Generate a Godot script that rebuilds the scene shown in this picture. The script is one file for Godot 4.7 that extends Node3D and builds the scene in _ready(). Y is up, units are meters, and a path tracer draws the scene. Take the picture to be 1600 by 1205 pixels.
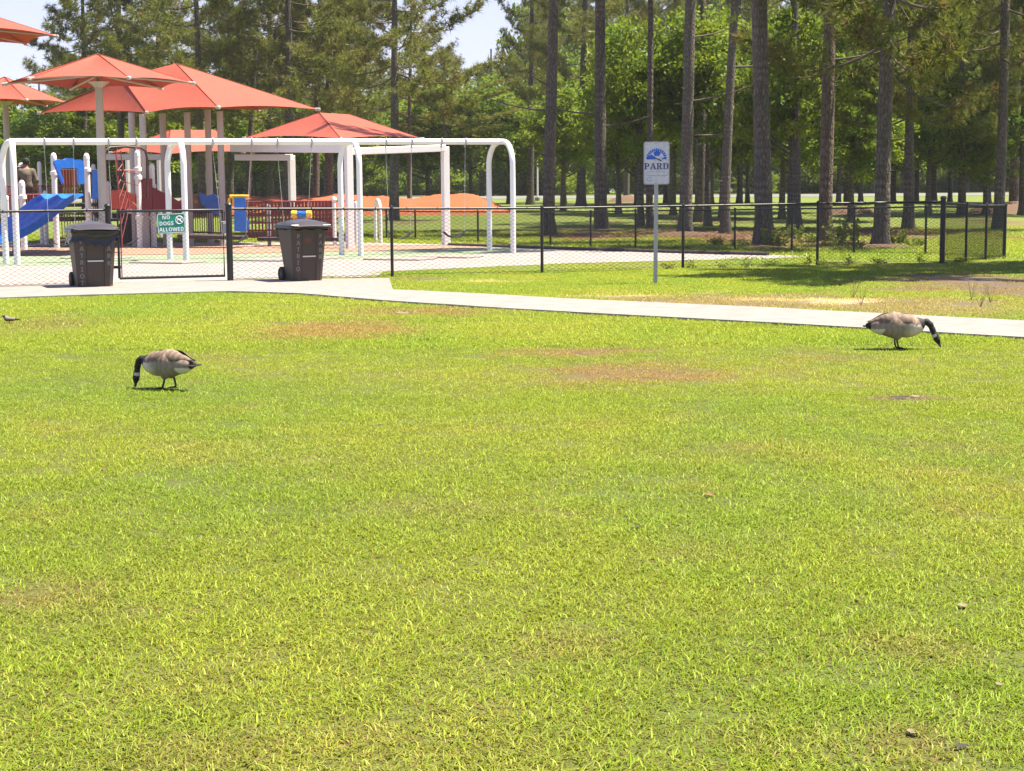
extends Node3D
# A park lawn with two geese, a concrete path, a chain-link fence, a playground under orange shade canopies and a pine wood behind. Metres, y up, the camera looks along -z.

var M := {}
var used := {}
var rng := RandomNumberGenerator.new()
var rough_field := FastNoiseLite.new()
var path_polys: Array[PackedVector2Array] = []
var pine_kinds := []
var leaf_kinds := []


func _ready() -> void:
	var cam := Camera3D.new()
	cam.name = "camera"
	cam.fov = 26.09382
	cam.far = 900.0
	cam.near = 0.1
	cam.position = Vector3(0, 1.6, 0)
	cam.rotation = Vector3(-0.115825, 0, -0.006981)
	add_child(cam)
	cam.current = true

	var sky_m := ProceduralSkyMaterial.new()
	sky_m.sky_top_color = Color(0.55, 0.64, 0.87)
	sky_m.sky_horizon_color = Color(0.86, 0.87, 0.93)
	sky_m.sky_curve = 0.14
	sky_m.ground_horizon_color = Color(0.45, 0.46, 0.40)
	sky_m.ground_bottom_color = Color(0.25, 0.27, 0.2)
	sky_m.sky_energy_multiplier = 0.68
	sky_m.sun_angle_max = 12.0
	var env := Environment.new()
	env.background_mode = Environment.BG_SKY
	env.sky = Sky.new()
	env.sky.sky_material = sky_m
	env.tonemap_mode = Environment.TONE_MAPPER_LINEAR
	env.tonemap_exposure = 3.45
	env.fog_enabled = true
	env.fog_density = 0.0002
	env.fog_light_color = Color(0.90, 0.91, 0.92)
	env.sdfgi_enabled = true
	env.ssao_enabled = true
	env.ssil_enabled = true
	var we := WorldEnvironment.new()
	we.name = "world_environment"
	we.environment = env
	add_child(we)

	var sun := DirectionalLight3D.new()
	sun.name = "sun"
	sun.light_energy = 1.55
	sun.light_color = Color(1.0, 0.955, 0.87)
	sun.light_angular_distance = 0.5
	sun.shadow_enabled = true
	add_child(sun)
	sun.look_at_from_position(Vector3(0.385, 0.92, -0.06) * 50.0, Vector3.ZERO)   # high, from the right

	rng.seed = 4711
	rough_field.seed = 7
	rough_field.noise_type = FastNoiseLite.TYPE_SIMPLEX_SMOOTH
	rough_field.frequency = 1.0
	rough_field.fractal_octaves = 3
	make_materials()
	build_ground()
	build_paving()
	build_far_ground()
	build_fences()
	build_trees()
	build_canopies()
	build_swings()
	build_play_structure()
	build_ramp()
	build_bins()
	build_signs()
	build_people()
	build_geese()
	build_grass()
	build_weeds()
	build_litter()


# ---------------------------------------------------------------- helpers
class Geo:
	var v := PackedVector3Array()
	var n := PackedVector3Array()
	var c := PackedColorArray()
	var col := Color(1, 1, 1)

	func tri(a: Vector3, b: Vector3, d: Vector3, na: Vector3, nb: Vector3, nd: Vector3) -> void:
		v.append(a)
		n.append(na)
		if (b - a).cross(d - a).dot(na + nb + nd) > 0.0:
			v.append(d)
			v.append(b)
			n.append(nd)
			n.append(nb)
		else:
			v.append(b)
			v.append(d)
			n.append(nb)
			n.append(nd)
		c.append(col)
		c.append(col)
		c.append(col)

	func flat(a: Vector3, b: Vector3, d: Vector3, hint: Vector3) -> void:
		var m := (b - a).cross(d - a).normalized()
		if m.dot(hint) < 0.0:
			m = -m
		tri(a, b, d, m, m, m)

	func quad(a: Vector3, b: Vector3, d: Vector3, e: Vector3, hint: Vector3) -> void:
		flat(a, b, d, hint)
		flat(a, d, e, hint)

	func box(t: Transform3D, s: Vector3, e := 0.0) -> void:
		var h := s * 0.5
		e = minf(e, minf(h.x, minf(h.y, h.z)) * 0.9)
		var p := func(sg: Vector3, axis: int) -> Vector3:
			var q := Vector3(h.x * sg.x, h.y * sg.y, h.z * sg.z)
			for k in 3:
				if k != axis:
					q[k] -= sg[k] * e
			return t * q
		for k in 3:
			var i := (k + 1) % 3
			var j := (k + 2) % 3
			for s1 in [-1.0, 1.0]:
				var w := Vector3.ZERO
				w[k] = s1
				var sg := []
				for d in [[-1.0, -1.0], [1.0, -1.0], [1.0, 1.0], [-1.0, 1.0]]:
					var g := w
					g[i] = d[0]
					g[j] = d[1]
					sg.append(g)
				quad(p.call(sg[0], k), p.call(sg[1], k), p.call(sg[2], k), p.call(sg[3], k), t.basis * w)
				if e > 0.0:
					for s2 in [-1.0, 1.0]:
						var a := w
						a[i] = s2
						a[j] = -1.0
						var b := a
						b[j] = 1.0
						quad(p.call(a, k), p.call(b, k), p.call(b, i), p.call(a, i), t.basis * (a + b))
		if e > 0.0:
			for x in [-1.0, 1.0]:
				for y in [-1.0, 1.0]:
					for z in [-1.0, 1.0]:
						var g := Vector3(x, y, z)
						flat(p.call(g, 0), p.call(g, 1), p.call(g, 2), t.basis * g)

	func tube(pts: PackedVector3Array, rad: PackedFloat32Array, sides := 8, cap := true) -> void:
		var side := Vector3.ZERO
		var prev: PackedVector3Array = []
		var prevn: PackedVector3Array = []
		var m := pts.size()
		for i in m:
			var d := (pts[mini(i + 1, m - 1)] - pts[maxi(i - 1, 0)]).normalized()
			if i == 0:
				side = d.cross(Vector3(0.31, 0.2, 0.93) if absf(d.z) < 0.8 else Vector3.UP).normalized()
			else:
				side = (side - d * side.dot(d)).normalized()
			var up := d.cross(side)
			var r: float = rad[mini(i, rad.size() - 1)]
			var ring: PackedVector3Array = []
			var rn: PackedVector3Array = []
			for k in sides:
				var a := TAU * k / sides
				var o := side * cos(a) + up * sin(a)
				ring.append(pts[i] + o * r)
				rn.append(o)
			if i > 0:
				for k in sides:
					var l := (k + 1) % sides
					tri(prev[k], prev[l], ring[l], prevn[k], prevn[l], rn[l])
					tri(prev[k], ring[l], ring[k], prevn[k], rn[l], rn[k])
			if cap and (i == 0 or i == m - 1) and r > 0.0001:
				var o := -d if i == 0 else d
				for k in range(1, sides - 1):
					tri(ring[0], ring[k], ring[k + 1], o, o, o)
			prev = ring
			prevn = rn

	func rod(a: Vector3, b: Vector3, r: float, sides := 8) -> void:
		tube(PackedVector3Array([a, b]), PackedFloat32Array([r]), sides)

	func lathe(prof: PackedVector2Array, sides: int, t: Transform3D) -> void:
		for i in prof.size() - 1:
			var a := prof[i]
			var b := prof[i + 1]
			var e := b - a
			for k in sides:
				var p := TAU * k / sides
				var q := TAU * (k + 1) / sides
				var dp := Vector3(cos(p), 0, sin(p))
				var dq := Vector3(cos(q), 0, sin(q))
				var np := t.basis * (dp * e.y - Vector3.UP * e.x).normalized()
				var nq := t.basis * (dq * e.y - Vector3.UP * e.x).normalized()
				var y1 := Vector3.UP * a.y
				var y2 := Vector3.UP * b.y
				if a.x > 0.0001:
					tri(t * (dp * a.x + y1), t * (dq * a.x + y1), t * (dq * b.x + y2), np, nq, nq)
				if b.x > 0.0001:
					tri(t * (dp * a.x + y1), t * (dq * b.x + y2), t * (dp * b.x + y2), np, nq, np)

	func prism(poly: PackedVector2Array, t: Transform3D, depth: float) -> void:   # an outline in t's xy plane, half the depth on either side
		var ix := Geometry2D.triangulate_polygon(poly)
		var z := t.basis.z
		for s in [-0.5, 0.5]:
			var o := Vector3(0, 0, depth * s)
			for i in range(0, ix.size(), 3):
				var a := poly[ix[i]]
				var b := poly[ix[i + 1]]
				var d := poly[ix[i + 2]]
				flat(t * (Vector3(a.x, a.y, 0) + o), t * (Vector3(b.x, b.y, 0) + o), t * (Vector3(d.x, d.y, 0) + o), z * s)
		var turn := 1.0 if Geometry2D.is_polygon_clockwise(poly) else -1.0
		for i in poly.size():
			var a := poly[i]
			var b := poly[(i + 1) % poly.size()]
			var out := t.basis * (Vector3(-(b.y - a.y), b.x - a.x, 0) * turn)
			var f := Vector3(0, 0, depth * 0.5)
			var pa := Vector3(a.x, a.y, 0)
			var pb := Vector3(b.x, b.y, 0)
			quad(t * (pa - f), t * (pb - f), t * (pb + f), t * (pa + f), out)

	func grid(p: Array, hint: Vector3) -> void:   # rows of points, smooth
		var rows := p.size()
		var cols: int = p[0].size()
		var nm := []
		for i in rows:
			var r := PackedVector3Array()
			for j in cols:
				var du: Vector3 = p[i][mini(j + 1, cols - 1)] - p[i][maxi(j - 1, 0)]
				var dv: Vector3 = p[mini(i + 1, rows - 1)][j] - p[maxi(i - 1, 0)][j]
				var m := du.cross(dv).normalized()
				r.append(m if m.dot(hint) >= 0.0 else -m)
			nm.append(r)
		for i in rows - 1:
			for j in cols - 1:
				tri(p[i][j], p[i][j + 1], p[i + 1][j + 1], nm[i][j], nm[i][j + 1], nm[i + 1][j + 1])
				tri(p[i][j], p[i + 1][j + 1], p[i + 1][j], nm[i][j], nm[i + 1][j + 1], nm[i + 1][j])

	func mesh() -> ArrayMesh:
		var a := []
		a.resize(Mesh.ARRAY_MAX)
		a[Mesh.ARRAY_VERTEX] = v
		a[Mesh.ARRAY_NORMAL] = n
		a[Mesh.ARRAY_COLOR] = c
		var m := ArrayMesh.new()
		if v.size():
			m.add_surface_from_arrays(Mesh.PRIMITIVE_TRIANGLES, a)
		return m


func at(p: Vector3, yaw := 0.0) -> Transform3D:
	return Transform3D(Basis(Vector3.UP, yaw), p)


func along(a: Vector3, b: Vector3) -> Transform3D:   # stands in a, x towards b, y up
	var x := (b - a).normalized()
	var z := x.cross(Vector3.UP).normalized()
	return Transform3D(Basis(x, z.cross(x), z), a)


func numbered(called: String, under: Node) -> String:
	var key := str(under.get_instance_id()) + called
	used[key] = used.get(key, 0) + 1
	return called if used[key] == 1 else "%s_%03d" % [called, used[key] - 1]


func thing(called: String, label: String, category: String, where := Vector3.ZERO, turn := 0.0, group := "") -> Node3D:
	var o := Node3D.new()
	o.name = numbered(called, self)
	add_child(o, true)
	o.position = where
	o.rotation.y = turn
	tag(o, label, category, group)
	return o


func tag(o: Node, label: String, category: String, group := "") -> void:
	o.set_meta("label", label)
	o.set_meta("category", category)
	if group:
		o.set_meta("group", group)


func put(called: String, m: Mesh, material: Material, under: Node = null, t := Transform3D()) -> MeshInstance3D:
	under = under if under else self
	var o := MeshInstance3D.new()
	o.name = numbered(called, under)
	o.mesh = m
	o.material_override = material
	o.transform = t
	under.add_child(o, true)
	return o


func stuff(o: Node) -> Node:
	o.set_meta("kind", "stuff")
	return o


func structure(called: String, m: Mesh, material: Material, label := "") -> MeshInstance3D:
	var o := put(called, m, material)
	o.set_meta("kind", "structure")
	if label:
		o.set_meta("label", label)
	return o


func copy_of(o: Node3D, label: String, where: Vector3, turn := 0.0) -> Node3D:
	var d: Node3D = o.duplicate()
	d.name = numbered(str(o.name).rstrip("0123456789").trim_suffix("_"), self)
	add_child(d, true)
	d.position = where
	d.rotation.y = turn
	d.set_meta("label", label)
	return d


func lettering(called: String, words: String, cap: float, deep: float, t: Transform3D, material: Material, under: Node, face := "Droid Sans", weight := 700) -> MeshInstance3D:
	var m := TextMesh.new()
	var f := SystemFont.new()
	f.font_names = PackedStringArray([face])
	f.font_weight = weight
	m.font = f
	m.font_size = 48
	m.pixel_size = cap / 34.5
	m.depth = deep
	m.curve_step = 2.0
	m.text = words
	return put(called, m, material, under, t)


func gh(d: float) -> float:   # height of the ground at that distance: level to 56 m, then rising to the road
	var p := [Vector2(0, 0), Vector2(56, 0), Vector2(100, 0.7), Vector2(149, 0.95), Vector2(158, 1.2), Vector2(220, 1.35), Vector2(400, 1.9)]
	if d <= 0.0:
		return 0.0
	for i in p.size() - 1:
		if d <= p[i + 1].x:
			return lerpf(p[i].y, p[i + 1].y, (d - p[i].x) / (p[i + 1].x - p[i].x))
	return 1.9


func on(x: float, z: float) -> Vector3:
	return Vector3(x, gh(-z), z)


func smin(a: float, b: float, k: float) -> float:
	var h := maxf(k - absf(a - b), 0.0) / k
	return minf(a, b) - h * h * k * 0.25


func bone_distance(p: Vector3, b: Array) -> float:
	var a: Vector3 = b[0]
	var e: Vector3 = b[1] - a
	var t := clampf((p - a).dot(e) / maxf(e.length_squared(), 1e-9), 0.0, 1.0)
	return p.distance_to(a + e * t) - lerpf(b[2], b[3], t)


# A body: tapered bones joined smoothly, meshed as surface nets. paint(p, normal) gives each point its colour.
func body(g: Geo, bones: Array, cell: float, k: float, paint: Callable, t := Transform3D()) -> void:
	var lo := Vector3.ONE * 1e9
	var hi := -lo
	for b in bones:
		var r: float = maxf(b[2], b[3]) + cell * 3.0
		lo = lo.min(b[0] - Vector3.ONE * r).min(b[1] - Vector3.ONE * r)
		hi = hi.max(b[0] + Vector3.ONE * r).max(b[1] + Vector3.ONE * r)
	var size := Vector3i((hi - lo) / cell) + Vector3i.ONE * 2
	var f := PackedFloat32Array()
	f.resize(size.x * size.y * size.z)
	f.fill(1e3)
	var sx := 1
	var sy := size.x
	var sz := size.x * size.y
	for b in bones:
		var r: float = maxf(b[2], b[3]) + k + cell * 2.0
		var p0: Vector3 = b[0].min(b[1]) - Vector3.ONE * r
		var p1: Vector3 = b[0].max(b[1]) + Vector3.ONE * r
		var i0 := Vector3i((p0 - lo) / cell).clamp(Vector3i.ZERO, size - Vector3i.ONE)
		var i1 := Vector3i((p1 - lo) / cell).clamp(Vector3i.ZERO, size - Vector3i.ONE)
		for z in range(i0.z, i1.z + 1):
			for y in range(i0.y, i1.y + 1):
				for x in range(i0.x, i1.x + 1):
					var at_ := x + y * sy + z * sz
					var d := bone_distance(lo + Vector3(x, y, z) * cell, b)
					f[at_] = d if f[at_] > 900.0 else smin(f[at_], d, k)
	var verts := {}
	var norms := {}
	for z in size.z - 1:
		for y in size.y - 1:
			for x in size.x - 1:
				var o := x + y * sy + z * sz
				var low := 0
				var sum := Vector3.ZERO
				var hits := 0
				for q in 8:
					if f[o + (q & 1) * sx + ((q >> 1) & 1) * sy + (q >> 2) * sz] < 0.0:
						low += 1
				if low == 0 or low == 8:
					continue
				for q in 8:
					for axis in 3:
						if (q >> axis) & 1:
							continue
						var r := q | (1 << axis)
						var fa := f[o + (q & 1) * sx + ((q >> 1) & 1) * sy + (q >> 2) * sz]
						var fb := f[o + (r & 1) * sx + ((r >> 1) & 1) * sy + (r >> 2) * sz]
						if (fa < 0.0) != (fb < 0.0):
							var w := fa / (fa - fb)
							var pa := Vector3(q & 1, (q >> 1) & 1, q >> 2)
							var pb := Vector3(r & 1, (r >> 1) & 1, r >> 2)
							sum += pa.lerp(pb, w)
							hits += 1
				var grad := Vector3.ZERO
				for q in 8:
					var s := Vector3((q & 1) * 2 - 1, ((q >> 1) & 1) * 2 - 1, (q >> 2) * 2 - 1)
					grad += s * f[o + (q & 1) * sx + ((q >> 1) & 1) * sy + (q >> 2) * sz]
				verts[o] = lo + (Vector3(x, y, z) + sum / hits) * cell
				norms[o] = grad.normalized()
	for o in verts:
		for axis in 3:
			var s: int = [sx, sy, sz][axis]
			var a: int = [sy, sz, sx][axis]
			var b: int = [sz, sx, sy][axis]
			# the edge from this cell's low corner along the axis, shared by four cells
			if o + s >= f.size() or (f[o] < 0.0) == (f[o + s] < 0.0):
				continue
			if not (verts.has(o - a) and verts.has(o - b) and verts.has(o - a - b)):
				continue
			for tri_ in [[o, o - a, o - a - b], [o, o - a - b, o - b]]:
				var q0: Vector3 = verts[tri_[0]]
				var q1: Vector3 = verts[tri_[1]]
				var q2: Vector3 = verts[tri_[2]]
				var before := g.v.size()
				g.tri(t * q0, t * q1, t * q2, t.basis * norms[tri_[0]], t.basis * norms[tri_[1]], t.basis * norms[tri_[2]])
				for j in range(before, g.v.size()):
					var local := t.affine_inverse() * g.v[j]
					g.c[j] = paint.call(local, t.basis.inverse() * g.n[j])


func plain(color: Color) -> Callable:
	return func(_p, _n): return color


func arc(a: Vector3, b: Vector3, d: Vector3, steps := 8) -> PackedVector3Array:   # a bent line through a, pulled to b, to d
	var r := PackedVector3Array()
	for i in steps + 1:
		var t := float(i) / steps
		r.append(a.lerp(b, t).lerp(b.lerp(d, t), t))
	return r


# ---------------------------------------------------------------- materials
func noise_picture(sd: int, freq: float, lo: float, hi: float, kind := FastNoiseLite.TYPE_SIMPLEX_SMOOTH, octaves := 4, warm := 0.0) -> NoiseTexture2D:
	var f := FastNoiseLite.new()
	f.seed = sd
	f.noise_type = kind
	f.frequency = freq
	f.fractal_octaves = octaves
	if kind == FastNoiseLite.TYPE_CELLULAR:
		f.cellular_return_type = FastNoiseLite.RETURN_DISTANCE2_SUB
	var t := NoiseTexture2D.new()
	t.width = 512
	t.height = 512
	t.seamless = true
	t.noise = f
	var g := Gradient.new()
	g.set_color(0, Color(lo, lo, lo * (1.0 - warm)).linear_to_srgb())
	g.set_color(1, Color(hi, hi, hi).linear_to_srgb())
	t.color_ramp = g
	return t


func mat(called: String, r: float, g: float, b: float, rough := 0.7, tex: Texture2D = null, scale := Vector3.ONE, height: Texture2D = null, deep := 0.0, world := false) -> StandardMaterial3D:
	var m := StandardMaterial3D.new()
	m.resource_name = called
	m.albedo_color = Color(r, g, b).linear_to_srgb()
	m.roughness = rough
	if tex:
		m.albedo_texture = tex
	if height:
		m.heightmap_enabled = true
		m.heightmap_texture = height
		m.heightmap_scale = deep
	if tex or height:
		m.uv1_triplanar = true
		m.uv1_world_triplanar = world
		m.uv1_scale = scale
	M[called] = m
	return m


func leaf_mat(called: String, tint: Color, through: float) -> void:
	var m := mat(called, tint.r, tint.g, tint.b, 0.55)
	m.vertex_color_use_as_albedo = true
	m.metallic_specular = 0.35
	m.backlight_enabled = true
	m.backlight = Color(through, through, through * 0.75).linear_to_srgb()


func make_materials() -> void:
	var soft := noise_picture(1, 0.012, 0.72, 1.0)
	var clean := noise_picture(6, 0.02, 0.90, 1.0)
	var fine := noise_picture(2, 0.06, 0.62, 1.0)
	var grit := noise_picture(3, 0.14, 0.45, 1.0, FastNoiseLite.TYPE_SIMPLEX, 3)
	var cracks := noise_picture(4, 0.035, 0.12, 1.0, FastNoiseLite.TYPE_CELLULAR, 2)
	var bark := noise_picture(5, 0.03, 0.17, 1.0, FastNoiseLite.TYPE_CELLULAR, 3, 0.12)
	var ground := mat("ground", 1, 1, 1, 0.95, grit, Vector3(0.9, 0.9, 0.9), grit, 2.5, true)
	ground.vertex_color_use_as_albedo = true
	ground.detail_enabled = true
	ground.detail_albedo = fine
	ground.detail_blend_mode = BaseMaterial3D.BLEND_MODE_MUL
	mat("concrete", 0.235, 0.212, 0.195, 0.9, soft, Vector3(0.35, 0.35, 0.35), grit, 0.3, true)
	mat("concrete_warm", 0.265, 0.225, 0.203, 0.9, fine, Vector3(0.25, 0.25, 0.25), grit, 0.3, true)
	mat("pad_white", 0.285, 0.245, 0.224, 0.9, soft, Vector3(0.2, 0.2, 0.2), grit, 0.2, true)
	mat("rubber_green", 0.20, 0.245, 0.15, 0.9, soft, Vector3(0.3, 0.3, 0.3), grit, 0.3, true)
	mat("rubber_tan", 0.31, 0.185, 0.125, 0.9, fine, Vector3(0.2, 0.2, 0.2), grit, 0.3, true)
	mat("asphalt", 0.15, 0.15, 0.14, 0.9, soft, Vector3(0.1, 0.1, 0.1), null, 0, true)
	mat("clay", 0.33, 0.088, 0.025, 0.95, fine, Vector3(0.35, 0.35, 0.35), grit, 6.0, true)
	mat("straw", 0.15, 0.085, 0.05, 0.95, grit, Vector3(1.2, 1.2, 1.2), grit, 3.0, true)
	mat("bark", 0.27, 0.222, 0.195, 0.95, bark, Vector3(1.0, 0.3, 1.0), cracks, 9.0)
	mat("bark_red", 0.30, 0.215, 0.175, 0.95, bark, Vector3(0.85, 0.26, 0.85), cracks, 9.0)
	mat("bark_grey", 0.31, 0.27, 0.235, 0.95, bark, Vector3(1.1, 0.4, 1.1), cracks, 7.0)
	mat("twig", 0.10, 0.075, 0.06, 0.95)
	leaf_mat("needle_olive", Color(1.0, 1.0, 1.0), 0.8)
	leaf_mat("needle_deep", Color(0.94, 0.97, 0.86), 0.85)
	leaf_mat("leaf_bright", Color(1.0, 1.0, 1.0), 1.0)
	leaf_mat("leaf_deep", Color(0.94, 0.97, 0.86), 1.0)
	leaf_mat("grass", Color(1.0, 1.0, 1.0), 0.9)
	M["grass"].roughness = 0.42
	mat("black_vinyl", 0.012, 0.012, 0.013, 0.42)
	mat("black_iron", 0.018, 0.017, 0.017, 0.5, fine, Vector3(2, 2, 2))
	mat("white_paint", 0.80, 0.775, 0.77, 0.32, clean, Vector3(0.7, 0.7, 0.7))
	mat("cream_paint", 0.46, 0.40, 0.37, 0.4, clean, Vector3(0.7, 0.7, 0.7))
	mat("galvanised", 0.42, 0.42, 0.45, 0.45, fine, Vector3(3, 3, 3))
	M["galvanised"].metallic = 0.5
	var cloth := mat("canopy", 0.345, 0.056, 0.026, 0.75, soft, Vector3(0.5, 0.5, 0.5))
	cloth.backlight_enabled = true
	cloth.backlight = Color(0.35, 0.3, 0.28)
	mat("blue_plastic", 0.018, 0.17, 0.68, 0.22, soft, Vector3(0.8, 0.8, 0.8))
	mat("blue_panel", 0.012, 0.075, 0.34, 0.4, soft, Vector3(0.8, 0.8, 0.8))
	mat("yellow_plastic", 0.72, 0.46, 0.03, 0.35)
	mat("maroon", 0.20, 0.020, 0.030, 0.4, soft, Vector3(1, 1, 1))
	mat("red_paint", 0.17, 0.02, 0.018, 0.4)
	mat("rope", 0.40, 0.17, 0.11, 0.8)
	mat("dark_steel", 0.045, 0.02, 0.025, 0.5)
	mat("deck", 0.04, 0.026, 0.028, 0.7)
	mat("orange_panel", 0.19, 0.05, 0.025, 0.5)
	mat("rock", 0.10, 0.10, 0.095, 0.9, fine, Vector3(1.5, 1.5, 1.5), cracks, 3.0)
	mat("bin", 0.054, 0.038, 0.030, 0.55, fine, Vector3(2.2, 0.9, 2.2))
	mat("bin_lid", 0.052, 0.043, 0.045, 0.28, soft, Vector3(2, 2, 2))
	mat("bag", 0.010, 0.010, 0.011, 0.16)
	mat("tyre", 0.015, 0.015, 0.015, 0.8)
	mat("faded_white", 0.24, 0.23, 0.23, 0.8, grit, Vector3(6, 6, 6))
	mat("faded_orange", 0.16, 0.07, 0.04, 0.8, grit, Vector3(5, 5, 5))
	mat("steel_bar", 0.62, 0.60, 0.58, 0.35)
	mat("sign_green", 0.006, 0.24, 0.16, 0.4)
	mat("sign_white", 0.78, 0.78, 0.82, 0.4)
	mat("sign_plate", 0.62, 0.61, 0.68, 0.45, soft, Vector3(2, 2, 2))
	mat("sign_blue", 0.012, 0.10, 0.52, 0.45)
	mat("sign_navy", 0.02, 0.025, 0.13, 0.45)
	mat("sign_grey", 0.32, 0.31, 0.40, 0.5)
	mat("chain", 0.42, 0.41, 0.40, 0.5)
	mat("seat_rubber", 0.02, 0.02, 0.022, 0.6)
	var feather := mat("feather", 1, 1, 1, 0.75, fine, Vector3(9, 9, 9))
	feather.vertex_color_use_as_albedo = true
	var cloth2 := mat("clothes", 1, 1, 1, 0.85, fine, Vector3(4, 4, 4))
	cloth2.vertex_color_use_as_albedo = true
	mat("claw", 0.018, 0.017, 0.016, 0.6)
	mat("dead_leaf", 0.13, 0.06, 0.025, 0.8)
	var st := mat("needle_litter", 1, 1, 1, 0.9)
	st.vertex_color_use_as_albedo = true
	mat("dry_stem", 0.20, 0.155, 0.09, 0.9)
	mat("dark_leaf", 0.018, 0.013, 0.012, 0.8)
	mat("pale_leaf", 0.15, 0.12, 0.07, 0.8)


# ---------------------------------------------------------------- ground and paving
# Where the lawn is not green: x and z of the middle, half width, half depth; the kind; how much.
var worn := [
	[Vector4(-2.10, -19.61, 1.13, 1.39), 1, 1.0], [Vector4(-1.29, -22.41, 1.21, 0.97), 1, 0.9], [Vector4(0.67, -16.51, 0.70, 0.53), 1, 0.95], [Vector4(1.04, -14.55, 1.03, 0.92), 1, 1.0], [Vector4(3.05, -12.70, 0.27, 0.20), 2, 0.9],
	[Vector4(-5.81, -20.52, 0.72, 1.62), 1, 0.45], [Vector4(-1.86, -6.58, 0.23, 0.38), 1, 0.6], [Vector4(-1.60, -6.23, 0.15, 0.16), 1, 0.45], [Vector4(1.35, -5.73, 0.16, 0.25), 1, 0.4], [Vector4(1.19, -4.70, 0.17, 0.14), 1, 0.5], [Vector4(2.88, -15.85, 0.60, 0.55), 1, 0.4],
	[Vector4(0.17, -5.75, 0.20, 0.18), 1, 0.35], [Vector4(-0.46, -4.79, 0.15, 0.18), 1, 0.4], [Vector4(-0.92, -4.57, 0.22, 0.14), 1, 0.45], [Vector4(0.74, -4.68, 0.15, 0.11), 1, 0.4], [Vector4(-2.95, -16.25, 0.38, 0.51), 1, 0.3], [Vector4(1.56, -10.29, 0.48, 0.31), 1, 0.25],
	[Vector4(-0.33, -8.27, 0.39, 0.37), 1, 0.22], [Vector4(-1.28, -9.92, 0.35, 0.34), 1, 0.2], [Vector4(2.78, -10.24, 0.39, 0.36), 1, 0.25],
	[Vector4(3.02, -23.88, 3.02, 1.91), 3, 0.95], [Vector4(5.68, -22.83, 1.86, 2.00), 3, 0.8], [Vector4(8.06, -28.90, 1.79, 2.59), 2, 0.95], [Vector4(7.89, -26.18, 1.05, 2.61), 2, 0.8], [Vector4(6.60, -26.79, 1.19, 0.86), 2, 0.6], [Vector4(4.53, -24.00, 0.63, 0.55), 4, 0.9], [Vector4(1.58, -25.51, 0.78, 0.25), 4, 0.95], [Vector4(3.03, -26.15, 0.40, 0.23), 4, 0.9],
	[Vector4(3.69, -24.51, 0.56, 0.29), 4, 0.5], [Vector4(-1.66, -31.06, 0.60, 0.69), 2, 0.7], [Vector4(-0.45, -30.00, 0.69, 0.43), 4, 0.4],
	[Vector4(2.93, -57.92, 1.98, 3.99), 5, 0.9], [Vector4(6.43, -59.82, 2.89, 4.50), 5, 0.9], [Vector4(8.22, -55.56, 2.28, 7.10), 5, 0.95], [Vector4(13.26, -58.35, 1.93, 5.25), 5, 0.95], [Vector4(9.49, -50.82, 1.47, 4.89), 5, 0.6], [Vector4(20.58, -68.92, 1.48, 3.63), 5, 0.8], [Vector4(-4.47, -73.98, 1.14, 3.34), 5, 0.6], [Vector4(7.91, -89.36, 1.99, 3.65), 5, 0.5], [Vector4(16.45, -54.02, 0.77, 3.72), 5, 0.8], [Vector4(10.15, -33.54, 0.73, 2.15), 0, 0.0],
]


func lawn_tone(x: float, z: float) -> Color:
	var n1 := rough_field.get_noise_2d(x * 0.22, z * 0.22)
	var n2 := rough_field.get_noise_2d(x * 0.9 + 50.0, z * 0.9)
	var n3 := rough_field.get_noise_2d(x * 0.35 - 90.0, z * 0.12 + 30.0)
	var g := Color(0.155, 0.215, 0.013).lerp(Color(0.188, 0.232, 0.017), clampf(0.5 + n1 * 1.1, 0, 1))
	g = g.lerp(Color(0.120, 0.203, 0.014), clampf(n3 * 1.1, 0, 0.5))
	g = g.lerp(Color(0.245, 0.200, 0.050), clampf(n2 * 0.7 + n1 * 0.3 - 0.18, 0, 0.45))
	var kinds := [g, Color(0.218, 0.168, 0.062), Color(0.19, 0.135, 0.10), Color(0.235, 0.192, 0.105), Color(0.55, 0.46, 0.36), Color(0.185, 0.085, 0.05)]
	for w in worn:
		var e: Vector4 = w[0]
		var dx := (x - e.x) / e.z
		var dz := (z - e.y) / e.w
		var r := sqrt(dx * dx + dz * dz) + n2 * 0.6 + n1 * 0.25 + rough_field.get_noise_2d(x * 4.0, z * 4.0) * 0.5
		if r < 1.25:
			g = g.lerp(kinds[w[1]], w[2] * smoothstep(1.25, 0.45, r))
	return g * 0.97


func bare(x: float, z: float) -> float:   # 0 grass, 1 nothing grows
	var s := 0.0
	for w in worn:
		var e: Vector4 = w[0]
		var r := Vector2((x - e.x) / e.z, (z - e.y) / e.w).length() + rough_field.get_noise_2d(x * 0.9 + 50.0, z * 0.9) * 0.55
		if r < 1.2 and w[1] > 0:
			s = maxf(s, [0.0, 0.22, 0.95, 0.55, 0.97, 0.9][w[1]] * w[2] * smoothstep(1.2, 0.5, r))
	return s


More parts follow.
